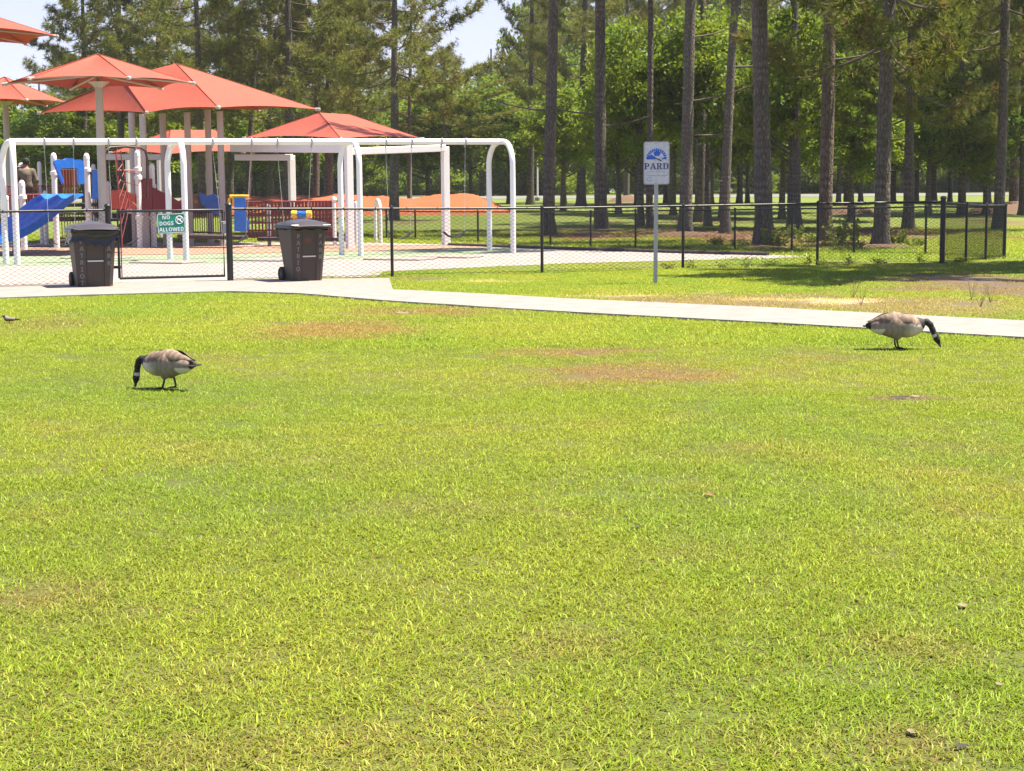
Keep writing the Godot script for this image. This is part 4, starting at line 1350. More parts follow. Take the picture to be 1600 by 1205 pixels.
# ---------------------------------------------------------------- swings
func build_swings() -> void:
	var feet := [[Vector3(-11.826, 0.000, -39.040), Vector3(-11.392, 0.000, -38.457)], [Vector3(-8.348, 0.000, -40.838), Vector3(-7.791, 0.000, -39.988)], [Vector3(-4.364, 0.000, -42.993), Vector3(-3.792, 0.000, -42.039)], [Vector3(-0.582, 0.000, -45.267), Vector3(0.057, 0.000, -43.498)]]
	var tops := [Vector3(-11.539, 2.835, -38.900), Vector3(-8.070, 2.870, -40.900), Vector3(-4.056, 2.902, -42.900), Vector3(-0.227, 2.926, -44.600)]
	var start: Vector3 = (feet[0][0] + feet[0][1]) * 0.5
	var t := thing("swing_set", "long white swing set with four arched legs behind the fence", "swing set", start)
	var g := Geo.new()
	var u: Vector3 = (tops[3] - tops[0]).normalized()
	g.rod(tops[0] - start - u * 0.05, tops[3] - start + u * 0.05, 0.078, 16)
	put("beam", g.mesh(), M.white_paint, t)
	for i in 4:
		var top: Vector3 = tops[i] - start
		for s in 2:
			var f: Vector3 = feet[i][s] - start
			var h := Geo.new()
			var pts := PackedVector3Array([f - Vector3.UP * 0.1, f + Vector3.UP * 0.9, f + Vector3.UP * 1.7])
			var knee := Vector3(f.x, top.y - 0.55, f.z)
			for k in 12:
				var w := k / 11.0
				pts.append(knee.lerp(Vector3(f.x, top.y + 0.02, f.z).lerp(top, 0.15), w).lerp(Vector3(f.x, top.y + 0.02, f.z).lerp(top, 0.15).lerp(top, w), w))
			h.tube(pts, PackedFloat32Array([0.072]), 14)
			put("arched_leg", h.mesh(), M.white_paint, t)
	var hang := [79, 124, 178, 221, 339, 399, 439, 492, 607, 647, 693, 730]
	var a: Vector3 = tops[0]
	var b: Vector3 = tops[3]
	for x in hang:
		# where along the beam the hanger sits
		var w := hanger_share(x, a, b)
		var c := Geo.new()
		c.box(along(a.lerp(b, w) - start, b - start), Vector3(0.06, 0.175, 0.175), 0.02)
		c.box(along(a.lerp(b, w) - start + Vector3.DOWN * 0.11, b - start + Vector3.DOWN * 0.11), Vector3(0.03, 0.10, 0.05), 0.01)
		put("hanger", c.mesh(), M.galvanised, t)
	var labels := ["swing seat on chains in the first bay of the swing set, over the slide", "swing seat on chains in the first bay of the swing set, beside the second arch", "swing seat on chains in the middle bay, left one, behind the gate post", "swing seat on chains in the middle bay, beside the third arch", "black belt swing seat in the last bay, left one, behind a thin fence post", "black belt swing seat in the last bay, next to the last arch"]
	for i in 6:
		var p := a.lerp(b, hanger_share(hang[i * 2], a, b)) + Vector3.DOWN * 0.15
		var q := a.lerp(b, hanger_share(hang[i * 2 + 1], a, b)) + Vector3.DOWN * 0.15
		var mid := (p + q) * 0.5
		var s := thing("swing", labels[i], "swing", Vector3(mid.x, 0.42, mid.z), 0.0, "swings hanging from the white swing set")
		var o := s.position
		var half := (q - p).normalized() * minf(0.30, p.distance_to(q) * 0.5)
		half.y = 0.0
		var rows := []
		var across := half.cross(Vector3.UP).normalized()
		for j in 3:
			var r := PackedVector3Array()
			for k in 11:
				var v := k / 10.0 * 2.0 - 1.0
				r.append(half * v + Vector3.UP * (0.16 * v * v) + across * (j - 1) * 0.085)
			rows.append(r)
		var h := Geo.new()
		h.grid(rows, Vector3.UP)
		var lower := []
		for r in rows:
			var l := PackedVector3Array()
			for x in r:
				l.append(x + Vector3.DOWN * 0.018)
			lower.append(l)
		h.grid(lower, Vector3.DOWN)
		put("belt", h.mesh(), M.seat_rubber, s)
		for e in [[p, -1.0], [q, 1.0]]:
			var c := Geo.new()
			var low: Vector3 = half * e[1] + Vector3.UP * 0.16
			c.tube(PackedVector3Array([e[0] - o, low]), PackedFloat32Array([0.0055]), 5)
			put("hanging_chain", c.mesh(), M.chain, s)


func hanger_share(px: float, a: Vector3, b: Vector3) -> float:   # plan position along the beam for a hanger, from the beam's own spacing
	var tx := (px - 800.0) / 2600.0
	return clampf((-tx * a.z - a.x) / ((b.x - a.x) + tx * (b.z - a.z)), 0.0, 1.0)


# ---------------------------------------------------------------- play structure
func smooth_line(p: PackedVector3Array, rounds: int) -> PackedVector3Array:   # corners cut until the line bends evenly
	for k in rounds:
		var r := PackedVector3Array([p[0]])
		for i in p.size() - 1:
			r.append(p[i].lerp(p[i + 1], 0.25))
			r.append(p[i].lerp(p[i + 1], 0.75))
		r.append(p[p.size() - 1])
		p = r
	return p


func white_post(t: Node3D, b: Vector3, h: float, r: float, collars: Array, material: Material = null) -> void:
	var g := Geo.new()
	var p := PackedVector2Array([Vector2(r, -0.1), Vector2(r, h - r * 2.2), Vector2(r * 1.06, h - r * 2.0), Vector2(r * 0.95, h - r * 0.9), Vector2(r * 0.62, h - r * 0.25), Vector2(0, h)])
	g.lathe(p, 14, at(b - t.position))
	for y in collars:
		g.lathe(PackedVector2Array([Vector2(r, y - 0.07), Vector2(r * 1.4, y - 0.05), Vector2(r * 1.4, y + 0.05), Vector2(r, y + 0.07)]), 14, at(b - t.position))
	put("post", g.mesh(), material if material else M.white_paint, t)


func barrier(t: Node3D, a: Vector3, b: Vector3, low: float, high: float, gap: float, material: Material, r := 0.014) -> void:
	a -= t.position
	b -= t.position
	var g := Geo.new()
	g.rod(a + Vector3.UP * high, b + Vector3.UP * high, 0.024, 6)
	g.rod(a + Vector3.UP * low, b + Vector3.UP * low, 0.024, 6)
	var n := maxi(2, int(a.distance_to(b) / gap))
	for i in n + 1:
		var p := a.lerp(b, float(i) / n)
		g.rod(p + Vector3.UP * low, p + Vector3.UP * high, r, 5)
	stuff(put("railing", g.mesh(), material, t))


func outline_panel(t: Node3D, called: String, pts: Array, thick: float, material: Material, label := "") -> void:   # a board through points that lie in one plane
	var o: Vector3 = pts[0]
	var x: Vector3 = (pts[pts.size() / 2] - o)
	x.y = 0.0
	x = x.normalized()
	var f := Transform3D(Basis(x, Vector3.UP, x.cross(Vector3.UP)), o - t.position)
	var p := PackedVector2Array()
	for q in pts:
		p.append(Vector2((q - o).dot(x), q.y - o.y))
	var g := Geo.new()
	g.prism(p, f, thick)
	var m := put(called, g.mesh(), material, t)
	if label:
		m.set_meta("label", label)


func build_play_structure() -> void:
	var t := thing("play_structure", "blue, white and maroon play structure with a double slide, railings and a red climber", "play structure", Vector3(-12.718, 0.000, -50.371))
	var o := t.position
	# posts
	white_post(t, Vector3(-13.599, 0.000, -49.983), 2.86, 0.089, [2.25, 1.2])
	white_post(t, Vector3(-12.795, 0.000, -50.676), 2.86, 0.089, [2.35, 1.15])
	white_post(t, Vector3(-11.119, 0.000, -50.038), 2.92, 0.087, [2.35, 2.1, 0.92])
	white_post(t, Vector3(-10.871, 0.000, -50.857), 2.55, 0.088, [1.85, 0.9])
	white_post(t, Vector3(-12.384, 0.000, -51.475), 2.02, 0.085, [1.8, 1.3])
	white_post(t, Vector3(-13.483, 0.000, -54.241), 2.6, 0.069, [])
	white_post(t, Vector3(-14.297, 0.000, -49.021), 2.05, 0.092, [1.55])
	white_post(t, Vector3(-15.346, 0.000, -54.656), 2.7, 0.065, [1.6])
	white_post(t, Vector3(-14.995, 0.000, -53.918), 1.75, 0.069, [])
	white_post(t, Vector3(-15.501, 0.000, -51.536), 1.6, 0.067, [])
	# decks
	var deck := Geo.new()
	for d in [[Vector3(-14.715, 0.000, -51.971), Vector3(2.6, 0.12, 2.0), 0.86], [Vector3(-16.220, 0.000, -51.687), Vector3(1.8, 0.12, 2.0), 0.86], [Vector3(-13.345, 0.000, -51.680), Vector3(1.15, 0.12, 1.6), 1.30], [Vector3(-12.184, 0.000, -52.662), Vector3(1.4, 0.12, 1.6), 0.95]]:
		deck.box(at(d[0] - o + Vector3.UP * d[2]), d[1], 0.02)
	stuff(put("deck", deck.mesh(), M.deck, t))
	# railings
	barrier(t, Vector3(-14.297, 0.000, -49.021), Vector3(-13.599, 0.000, -49.983), 0.95, 1.62, 0.09, M.maroon)
	barrier(t, Vector3(-15.680, 0.000, -48.761), Vector3(-14.297, 0.000, -49.021), 0.95, 1.62, 0.09, M.maroon)
	barrier(t, Vector3(-15.891, 0.000, -52.837), Vector3(-15.346, 0.000, -54.656), 0.95, 1.9, 0.09, M.maroon)
	barrier(t, Vector3(-15.346, 0.000, -54.656), Vector3(-14.495, 0.000, -54.135), 0.95, 1.9, 0.09, M.maroon)
	barrier(t, Vector3(-12.795, 0.000, -50.676), Vector3(-12.384, 0.000, -51.475), 1.0, 2.35, 0.11, M.dark_steel)
	barrier(t, Vector3(-13.599, 0.000, -49.983), Vector3(-12.384, 0.000, -51.475), 0.25, 1.05, 0.10, M.dark_steel)
	# blue hood over the slide's entrance, with its opening
	var hood := Geo.new()
	var hf := along(Vector3(-13.259, 1.508, -48.600), Vector3(-12.483, 1.500, -49.200))
	var s := 1.0 / 53.2
	var outer := PackedVector2Array()
	for q in [Vector2(15, -22), Vector2(11, -30), Vector2(5, -45), Vector2(1.5, -54), Vector2(3, -58), Vector2(9, -60), Vector2(16, -59), Vector2(22, -61.5), Vector2(30, -62), Vector2(36, -59), Vector2(43, -60), Vector2(48, -58), Vector2(49, -50), Vector2(49, -22)]:
		outer.append(Vector2(q.x, -q.y) * s)
	var inner := PackedVector2Array()
	for q in [Vector2(16, -22), Vector2(15, -28), Vector2(10, -42), Vector2(12, -46), Vector2(36, -47), Vector2(39.5, -44), Vector2(40, -22)]:
		inner.append(Vector2(q.x, -q.y) * s)
	var hole := outer.duplicate()
	hole = PackedVector2Array()
	for q in outer:
		hole.append(q)
	for i in range(inner.size() - 1, -1, -1):
		hole.append(inner[i])
	hood.prism(hole, Transform3D(hf.basis, hf.origin - o), 0.16)
	put("hood", hood.mesh(), M.blue_plastic, t)
	var bars := Geo.new()
	for i in 6:
		var p := Vector3(-13.354, 1.503, -50.000).lerp(Vector3(-13.037, 1.499, -50.400), i / 5.0) - o
		bars.box(at(p + Vector3.UP * 0.62), Vector3(0.075, 0.5, 0.05), 0.01)
		bars.rod(p, p + Vector3.UP * 0.5, 0.02, 6)
	stuff(put("slat_barrier", bars.mesh(), M.orange_panel, t))
	# the double slide: a trough with three ridges along a falling curve
	var line := PackedVector3Array([Vector3(-12.899, 1.690, -48.600), Vector3(-12.942, 1.626, -48.200), Vector3(-13.044, 1.403, -47.400), Vector3(-13.155, 1.143, -46.600), Vector3(-13.254, 0.909, -45.800), Vector3(-13.377, 0.700, -45.000), Vector3(-13.515, 0.548, -44.300), Vector3(-13.673, 0.467, -43.600), Vector3(-13.849, 0.452, -43.000)])
	line = smooth_line(line, 3)
	var rows := []
	var under := []
	for i in line.size():
		var d := line[mini(i + 1, line.size() - 1)] - line[maxi(i - 1, 0)]
		var side := Vector3(d.z, 0, -d.x).normalized()
		var r := PackedVector3Array()
		var l := PackedVector3Array()
		for k in 25:
			var v := k / 24.0 * 2.0 - 1.0
			var lip := 0.17 * pow(absf(cos(v * PI)), 6.0) * smoothstep(0.02, 0.3, float(i) / line.size())
			r.append(line[i] - o + side * v * 0.50 + Vector3.UP * (lip - 0.05))
			l.append(line[i] - o + side * v * 0.52 + Vector3.UP * (-0.10 - 0.05 * (1.0 - v * v)))
		rows.append(r)
		under.append(l)
	var sl := Geo.new()
	sl.grid(rows, Vector3.UP)
	sl.grid(under, Vector3.DOWN)
	for k in [0, 24]:
		var edge := []
		for i in line.size():
			edge.append(PackedVector3Array([rows[i][k], under[i][k]]))
		sl.grid(edge, rows[3][k] - rows[3][12])
	put("slide", sl.mesh(), M.blue_plastic, t)
	var leg := Geo.new()
	leg.rod(Vector3(-13.442, 0.558, -45.200) - o, Vector3(-13.810, 0.000, -46.365) - o, 0.05)
	put("slide_leg", leg.mesh(), M.dark_steel, t)
	# blue boards beside the slide tower
	outline_panel(t, "blue_board", [Vector3(-12.608, 2.338, -50.500), Vector3(-12.639, 1.496, -50.500), Vector3(-12.381, 1.436, -50.700), Vector3(-12.334, 2.224, -50.700), Vector3(-12.382, 2.338, -50.600)], 0.04, M.blue_panel)
	# pole hoop, maroon boards, red climber
	var hoop := Geo.new()
	hoop.tube(PackedVector3Array([Vector3(-11.689, 0.102, -48.200) - o, Vector3(-11.652, 1.681, -48.200) - o, Vector3(-11.645, 2.666, -48.200) - o, Vector3(-11.622, 2.867, -48.250) - o, Vector3(-11.526, 2.952, -48.400) - o, Vector3(-11.175, 2.988, -48.800) - o, Vector3(-10.837, 2.959, -49.200) - o, Vector3(-10.712, 2.868, -49.300) - o, Vector3(-10.692, 2.684, -49.400) - o, Vector3(-10.721, 1.506, -49.400) - o]), PackedFloat32Array([0.035]), 8)
	put("pole_hoop", hoop.mesh(), M.dark_steel, t)
	outline_panel(t, "maroon_board", [Vector3(-11.090, 2.077, -50.300), Vector3(-11.122, 1.104, -50.300), Vector3(-10.818, 1.100, -50.500), Vector3(-10.787, 2.077, -50.500)], 0.04, M.maroon)
	outline_panel(t, "sloping_board", [Vector3(-10.795, 1.809, -50.500), Vector3(-10.818, 1.100, -50.500), Vector3(-10.029, 1.067, -51.200), Vector3(-10.022, 1.300, -51.200), Vector3(-10.460, 1.595, -50.900)], 0.04, M.maroon)
	outline_panel(t, "climber_board", [Vector3(-11.808, 1.720, -49.400), Vector3(-11.827, 1.194, -49.400), Vector3(-11.168, 1.165, -50.000), Vector3(-11.154, 1.583, -50.000), Vector3(-11.538, 1.737, -49.700)], 0.05, M.red_paint)
	var net := Geo.new()
	var na := Vector3(-11.505, 2.866, -49.000) - o
	var nb := Vector3(-11.421, 2.871, -49.200) - o
	var nc := Vector3(-11.249, 0.115, -48.300) - o
	var nd := Vector3(-11.153, 1.119, -49.000) - o
	net.rod(na, nc, 0.020)
	net.rod(nb, nd, 0.020)
	for i in 7:
		net.rod(na.lerp(nc, (i + 0.5) / 7.0), nb.lerp(nd, (i + 0.5) / 7.0), 0.012, 6)
	for i in 4:
		net.rod(Vector3(-11.509, 2.331, -49.100).lerp(Vector3(-11.540, 1.438, -49.100), i / 3.0) - o, Vector3(-11.007, 2.203, -49.600).lerp(Vector3(-11.040, 1.187, -49.600), i / 3.0) - o, 0.012, 5)
	stuff(put("ladder_climber", net.mesh(), M.red_paint, t))
	var ropes := Geo.new()
	ropes.rod(Vector3(-11.532, 2.608, -49.000) - o, Vector3(-11.460, 1.456, -49.000) - o, 0.014, 5)
	ropes.rod(Vector3(-11.452, 1.680, -49.000) - o, Vector3(-11.053, 1.263, -49.500) - o, 0.014, 5)
	ropes.rod(Vector3(-11.486, 2.311, -49.000) - o, Vector3(-11.132, 2.315, -49.500) - o, 0.016, 5)
	stuff(put("rope", ropes.mesh(), M.rope, t))
	var helix := PackedVector3Array()
	var hb := Vector3(-11.040, 0.000, -51.190) - o
	for i in 49:
		helix.append(hb + Vector3(cos(i * 0.42) * 0.14, i * 0.025, sin(i * 0.42) * 0.14))
	var he := Geo.new()
	he.tube(helix, PackedFloat32Array([0.024]), 6)
	he.rod(hb, hb + Vector3.UP * 1.2, 0.03)
	put("spiral_climber", he.mesh(), M.red_paint, t)
	# grey climbing rock under the deck
	var rock := Geo.new()
	var rows2 := []
	for j in 9:
		var r := PackedVector3Array()
		for i in 17:
			var a := TAU * i / 16.0
			var b := j / 8.0 * PI * 0.5
			var rad := 0.52 * cos(b) * (1.0 + 0.25 * rough_field.get_noise_3d(cos(a) * 2.0, b * 2.0, sin(a) * 2.0))
			r.append(Vector3(-12.279, 0.000, -53.972) - o + Vector3(cos(a) * rad, sin(b) * 0.95, sin(a) * rad * 0.7))
		rows2.append(r)
	rock.grid(rows2, Vector3.UP)
	put("climbing_rock", rock.mesh(), M.rock, t)
	# the board walk that leads on towards the ramp
	barrier(t, Vector3(-10.265, 0.000, -52.244), Vector3(-8.730, 0.000, -50.997), 0.42, 1.05, 0.10, M.dark_steel)
	var bw := Geo.new()
	bw.box(along(Vector3(-9.815, 0.374, -50.000) - o, Vector3(-7.901, 0.304, -50.000) - o).translated_local(Vector3(0.95, 0, 0.35)), Vector3(1.95, 0.12, 0.9), 0.02)
	put("walkway", bw.mesh(), M.deck, t)
	outline_panel(t, "blue_wave_board", [Vector3(-9.299, 1.653, -50.000), Vector3(-9.251, 1.332, -50.000), Vector3(-9.064, 1.169, -50.000), Vector3(-8.878, 1.016, -50.000), Vector3(-8.726, 0.958, -50.000), Vector3(-8.683, 1.148, -50.000), Vector3(-8.693, 1.471, -50.000), Vector3(-8.861, 1.605, -50.000), Vector3(-9.054, 1.549, -50.000)], 0.04, M.blue_panel)


func build_ramp() -> void:
	var t := thing("access_ramp", "long ramp with maroon railings and blue and yellow play boards behind the second trash cart", "ramp", Vector3(-6.864, 0.000, -52.127))
	var o := t.position
	var a := Vector3(-8.034, 0.000, -50.551)
	var b := Vector3(-5.374, 0.000, -50.876)
	var back := Vector3(0.55, 0, -1.15)
	barrier(t, a, b, 0.30, 1.36, 0.10, M.maroon, 0.026)
	barrier(t, a + back, b + back, 0.30, 1.36, 0.10, M.maroon, 0.026)
	for q in [[a, b, 0.50], [a, b, 0.72], [a, b, 0.95], [a, b, 1.18], [a + back, b + back, 0.82], [a + back, b + back, 1.08]]:
		var g := Geo.new()
		g.rod(q[0] - o + Vector3.UP * q[2], q[1] - o + Vector3.UP * q[2], 0.024, 6)
		put("rail", g.mesh(), M.maroon, t)
	var floor_ := Geo.new()
	floor_.box(along(a - o + back * 0.5 + Vector3.UP * 0.24, b - o + back * 0.5 + Vector3.UP * 0.2).translated_local(Vector3(a.distance_to(b) * 0.5, 0, 0)), Vector3(a.distance_to(b), 0.12, 1.2), 0.02)
	put("floor_board", floor_.mesh(), M.deck, t)
	for q in [[b, 1.36], [b + back, 1.36], [a + back, 1.3]]:
		white_post(t, q[0], q[1], 0.06, [])
	var k := Geo.new()
	k.lathe(PackedVector2Array([Vector2(0, 1.32), Vector2(0.07, 1.34), Vector2(0.09, 1.41), Vector2(0.07, 1.48), Vector2(0, 1.50)]), 12, at(b - o))
	put("post_ball", k.mesh(), M.white_paint, t)
	# blue board with a foot-like outline and its yellow frame
	outline_panel(t, "blue_play_board", [Vector3(-8.022, 1.490, -48.600), Vector3(-8.047, 0.528, -48.600), Vector3(-7.713, 0.498, -48.600), Vector3(-7.608, 0.599, -48.600), Vector3(-7.603, 0.784, -48.600), Vector3(-7.702, 0.915, -48.600), Vector3(-7.694, 1.229, -48.600), Vector3(-7.706, 1.488, -48.600)], 0.05, M.blue_plastic)
	var y := Geo.new()
	y.rod(Vector3(-8.168, 1.537, -48.700) - o, Vector3(-7.609, 1.533, -48.700) - o, 0.04)
	y.tube(PackedVector3Array([Vector3(-8.195, 1.194, -48.700) - o, Vector3(-8.188, 1.454, -48.700) - o, Vector3(-8.131, 1.527, -48.700) - o, Vector3(-8.058, 1.453, -48.700) - o, Vector3(-8.063, 1.249, -48.700) - o]), PackedFloat32Array([0.045]), 8)
	put("yellow_frame", y.mesh(), M.yellow_plastic, t)
	var dr := Geo.new()
	dr.rod(Vector3(-6.206, 0.999, -48.400) - o, Vector3(-5.891, 0.997, -48.400) - o, 0.10, 14)
	put("blue_roller", dr.mesh(), M.blue_plastic, t)
	for q in [[456.0, 464.0], [479.0, 487.0]]:
		var h := Geo.new()
		var p0: Vector3 = Vector3(-6.335, 1.000, -48.400) - o
		var p1: Vector3 = Vector3(-5.761, 0.996, -48.400) - o
		h.rod(p0.lerp(p1, (q[0] - 456.0) / 31.0), p0.lerp(p1, (q[1] - 456.0) / 31.0), 0.115, 14)
		h.rod(p0.lerp(p1, (q[0] - 452.0) / 38.0), p0.lerp(p1, (q[0] - 452.0) / 38.0) + Vector3.DOWN * 0.5, 0.03)
		put("yellow_ring", h.mesh(), M.yellow_plastic, t)
	# small white arch standing alone
	var w := thing("small_white_arch", "small narrow white arch standing alone beyond the swing set", "play arch", Vector3(-4.281, 0.000, -53.837))
	var g := Geo.new()
	var h := 1.373
	var sp := Vector3(0.115, 0, 0.4)
	g.tube(PackedVector3Array([-sp - Vector3.UP * 0.1, -sp + Vector3.UP * (h - 0.4), -sp * 0.9 + Vector3.UP * (h - 0.2), -sp * 0.5 + Vector3.UP * (h - 0.04), Vector3.UP * h, sp * 0.5 + Vector3.UP * (h - 0.04), sp * 0.9 + Vector3.UP * (h - 0.2), sp + Vector3.UP * (h - 0.4), sp - Vector3.UP * 0.1]), PackedFloat32Array([0.055]), 10)
	put("arch", g.mesh(), M.white_paint, w)


# ---------------------------------------------------------------- trash carts
# A wheeled cart: z towards its front, x to its own right as one faces its front.
func bin_cart(label: String, where: Vector3, turn: float, bag_low: float, words: Array) -> void:
	var t := thing("trash_cart", label, "trash cart", where, turn, "wheeled trash carts by the gate")
	var h := 1.0
	var ring := func(y: float) -> PackedVector2Array:
		var w := lerpf(0.275, 0.345, y / h)
		var f := lerpf(0.27, 0.36, y / h)
		var b := lerpf(-0.24, -0.44, pow(y / h, 1.4))
		var c := 0.06
		return PackedVector2Array([Vector2(-w + c, f), Vector2(-0.15, f), Vector2(-0.13, f - 0.022), Vector2(0.13, f - 0.022), Vector2(0.15, f), Vector2(w - c, f), Vector2(w, f - c), Vector2(w, b + c), Vector2(w - c, b), Vector2(-w + c, b), Vector2(-w, b + c), Vector2(-w, f - c)])
	var g := Geo.new()
	var ys := [0.03, 0.10, 0.3, 0.5, 0.7, 0.9, h]
	for i in ys.size() - 1:
		var a: PackedVector2Array = ring.call(ys[i])
		var b: PackedVector2Array = ring.call(ys[i + 1])
		for k in a.size():
			var l := (k + 1) % a.size()
			var mid := (a[k] + a[l]) * 0.5
			var e := a[l] - a[k]
			var out := Vector3(-e.y, 0, e.x)
			if out.dot(Vector3(mid.x, 0, mid.y + 0.05)) < 0.0 and absf(mid.y - 0.26) > 0.2:
				out = -out
			g.quad(Vector3(a[k].x, ys[i], a[k].y), Vector3(a[l].x, ys[i], a[l].y), Vector3(b[l].x, ys[i + 1], b[l].y), Vector3(b[k].x, ys[i + 1], b[k].y), Vector3(mid.x, 0, mid.y))
	g.box(at(Vector3(0, 0.03, 0.01)), Vector3(0.52, 0.03, 0.5), 0.01)
	put("body", g.mesh(), M.bin, t)
	if bag_low > 0.2:
		t.scale.x = 1.07
	# rim with the rear handle block
	var r := Geo.new()
	r.box(at(Vector3(0, 0.985, -0.04)), Vector3(0.74, 0.05, 0.86), 0.02)
	r.box(at(Vector3(0, 0.96, -0.50)), Vector3(0.66, 0.06, 0.06), 0.02)
	r.box(at(Vector3(-0.30, 0.90, -0.46)), Vector3(0.09, 0.20, 0.12), 0.025)
	r.box(at(Vector3(0.30, 0.90, -0.46)), Vector3(0.09, 0.20, 0.12), 0.025)
	put("rim", r.mesh(), M.bin, t)
	# domed lid
	var rows := []
	for j in 13:
		var p := PackedVector3Array()
		for i in 13:
			var u := i / 12.0 * 2.0 - 1.0
			var w := j / 12.0 * 2.0 - 1.0
			var e := maxf(absf(u), absf(w))
			var dome := 0.10 * (1.0 - u * u) * (1.0 - 0.75 * w * w)
			var drop := 0.055 if e > 0.99 else 0.0
			p.append(Vector3(u * 0.395, 1.045 + dome - drop + (0.012 if absf(u) > 0.8 and absf(u) < 0.95 else 0.0), w * 0.46 + 0.0 + (0.035 * (1.0 - u * u) if w > 0.9 else 0.0)))
		rows.append(p)
	var l := Geo.new()
	l.grid(rows, Vector3.UP)
	l.box(at(Vector3(0, 1.03, 0.0)), Vector3(0.76, 0.02, 0.88), 0.005)
	put("lid", l.mesh(), M.bin_lid, t)
	# black bag folded out over the rim
	var bg := Geo.new()
	var br := []
	for j in 7:
		var p := PackedVector3Array()
		for i in 65:
			var a := TAU * i / 64.0
			var ca := cos(a)
			var sa := sin(a)
			var m := maxf(absf(ca), absf(sa))
			var sq := lerpf(1.0, 1.0 / m, 0.82)
			var wob := rough_field.get_noise_2d(cos(a) * 1.3 + where.x * 9.0, sin(a) * 1.3) * 0.5
			var low := bag_low * (0.75 + wob)
			var out := 1.0 + 0.028 * sin(j * 1.3) + 0.02 * rough_field.get_noise_2d(i * 0.9, j * 1.1 + where.x) + (0.045 if bag_low > 0.2 else 0.012)
			p.append(Vector3(ca * sq * 0.368 * out, 1.012 - low * j / 6.0, sa * sq * 0.415 * out - 0.035))
		br.append(p)
	bg.grid(br, Vector3.UP * 0.01 + Vector3.BACK)
	put("bin_bag", bg.mesh(), M.bag, t)
	# front: recessed board edges, grab bar, stains
	var b2 := Geo.new()
	b2.rod(Vector3(-0.125, 0.47, 0.312), Vector3(0.125, 0.47, 0.312), 0.013)
	put("grab_bar", b2.mesh(), M.steel_bar, t)
	var st := Geo.new()
	var stp := PackedVector2Array()
	for i in 12:
		var a := TAU * i / 12.0
		stp.append(Vector2(cos(a) * 0.075, sin(a) * 0.05 + 0.012 * sin(i * 2.3)))
	var tilt := Basis(Vector3.RIGHT, 0.09)
	st.prism(stp, Transform3D(tilt, Vector3(-0.02, 0.76, 0.3185)), 0.003)
	put("worn_sticker", st.mesh(), M.faded_orange, t)
	# painted letters down the two front columns
	for q in words:
		var x: float = q[0]
		var word: String = q[1]
		var top: float = q[2]
		var gap: float = q[3]
		for i in word.length():
			var y := top - i * gap
			var o := lettering("letter", word[i], 0.078, 0.004, Transform3D(tilt, Vector3(x, y, lerpf(0.27, 0.36, y) + 0.0035)), M.faded_white, t)
	# wheels and axle at the back
	var ax := Geo.new()
	ax.rod(Vector3(-0.29, 0.13, -0.30), Vector3(0.29, 0.13, -0.30), 0.016)
	put("axle", ax.mesh(), M.black_iron, t)
	for s in [-1.0, 1.0]:
		var w := Geo.new()
		var tr := Transform3D(Basis(Vector3(0, 0, 1), PI * 0.5), Vector3(s * 0.295, 0.135, -0.30))
		w.lathe(PackedVector2Array([Vector2(0.05, -0.035), Vector2(0.115, -0.04), Vector2(0.135, -0.025), Vector2(0.135, 0.025), Vector2(0.115, 0.04), Vector2(0.05, 0.035)]), 22, tr)
		var wheel := put("wheel", w.mesh(), M.tyre, t)
		var hb := Geo.new()
		hb.lathe(PackedVector2Array([Vector2(0, -0.03), Vector2(0.05, -0.034), Vector2(0.05, 0.034), Vector2(0, 0.03)]), 14, tr)
		put("hub", hb.mesh(), M.bin, wheel)


func build_bins() -> void:
	bin_cart("brown trash cart with a black bag hanging far out below its lid", Vector3(-7.271, 0.000, -28.965), 0.40, 0.32, [[-0.215, "PATRIOT", 0.80, 0.118], [0.215, "PARK", 0.80, 0.125]])
	bin_cart("brown trash cart with a neatly shut lid, beside the thick gate post", Vector3(-3.799, 0.000, -30.427), 0.50, 0.085, [[-0.215, "PATRIO", 0.83, 0.118], [0.215, "PARK", 0.83, 0.125]])


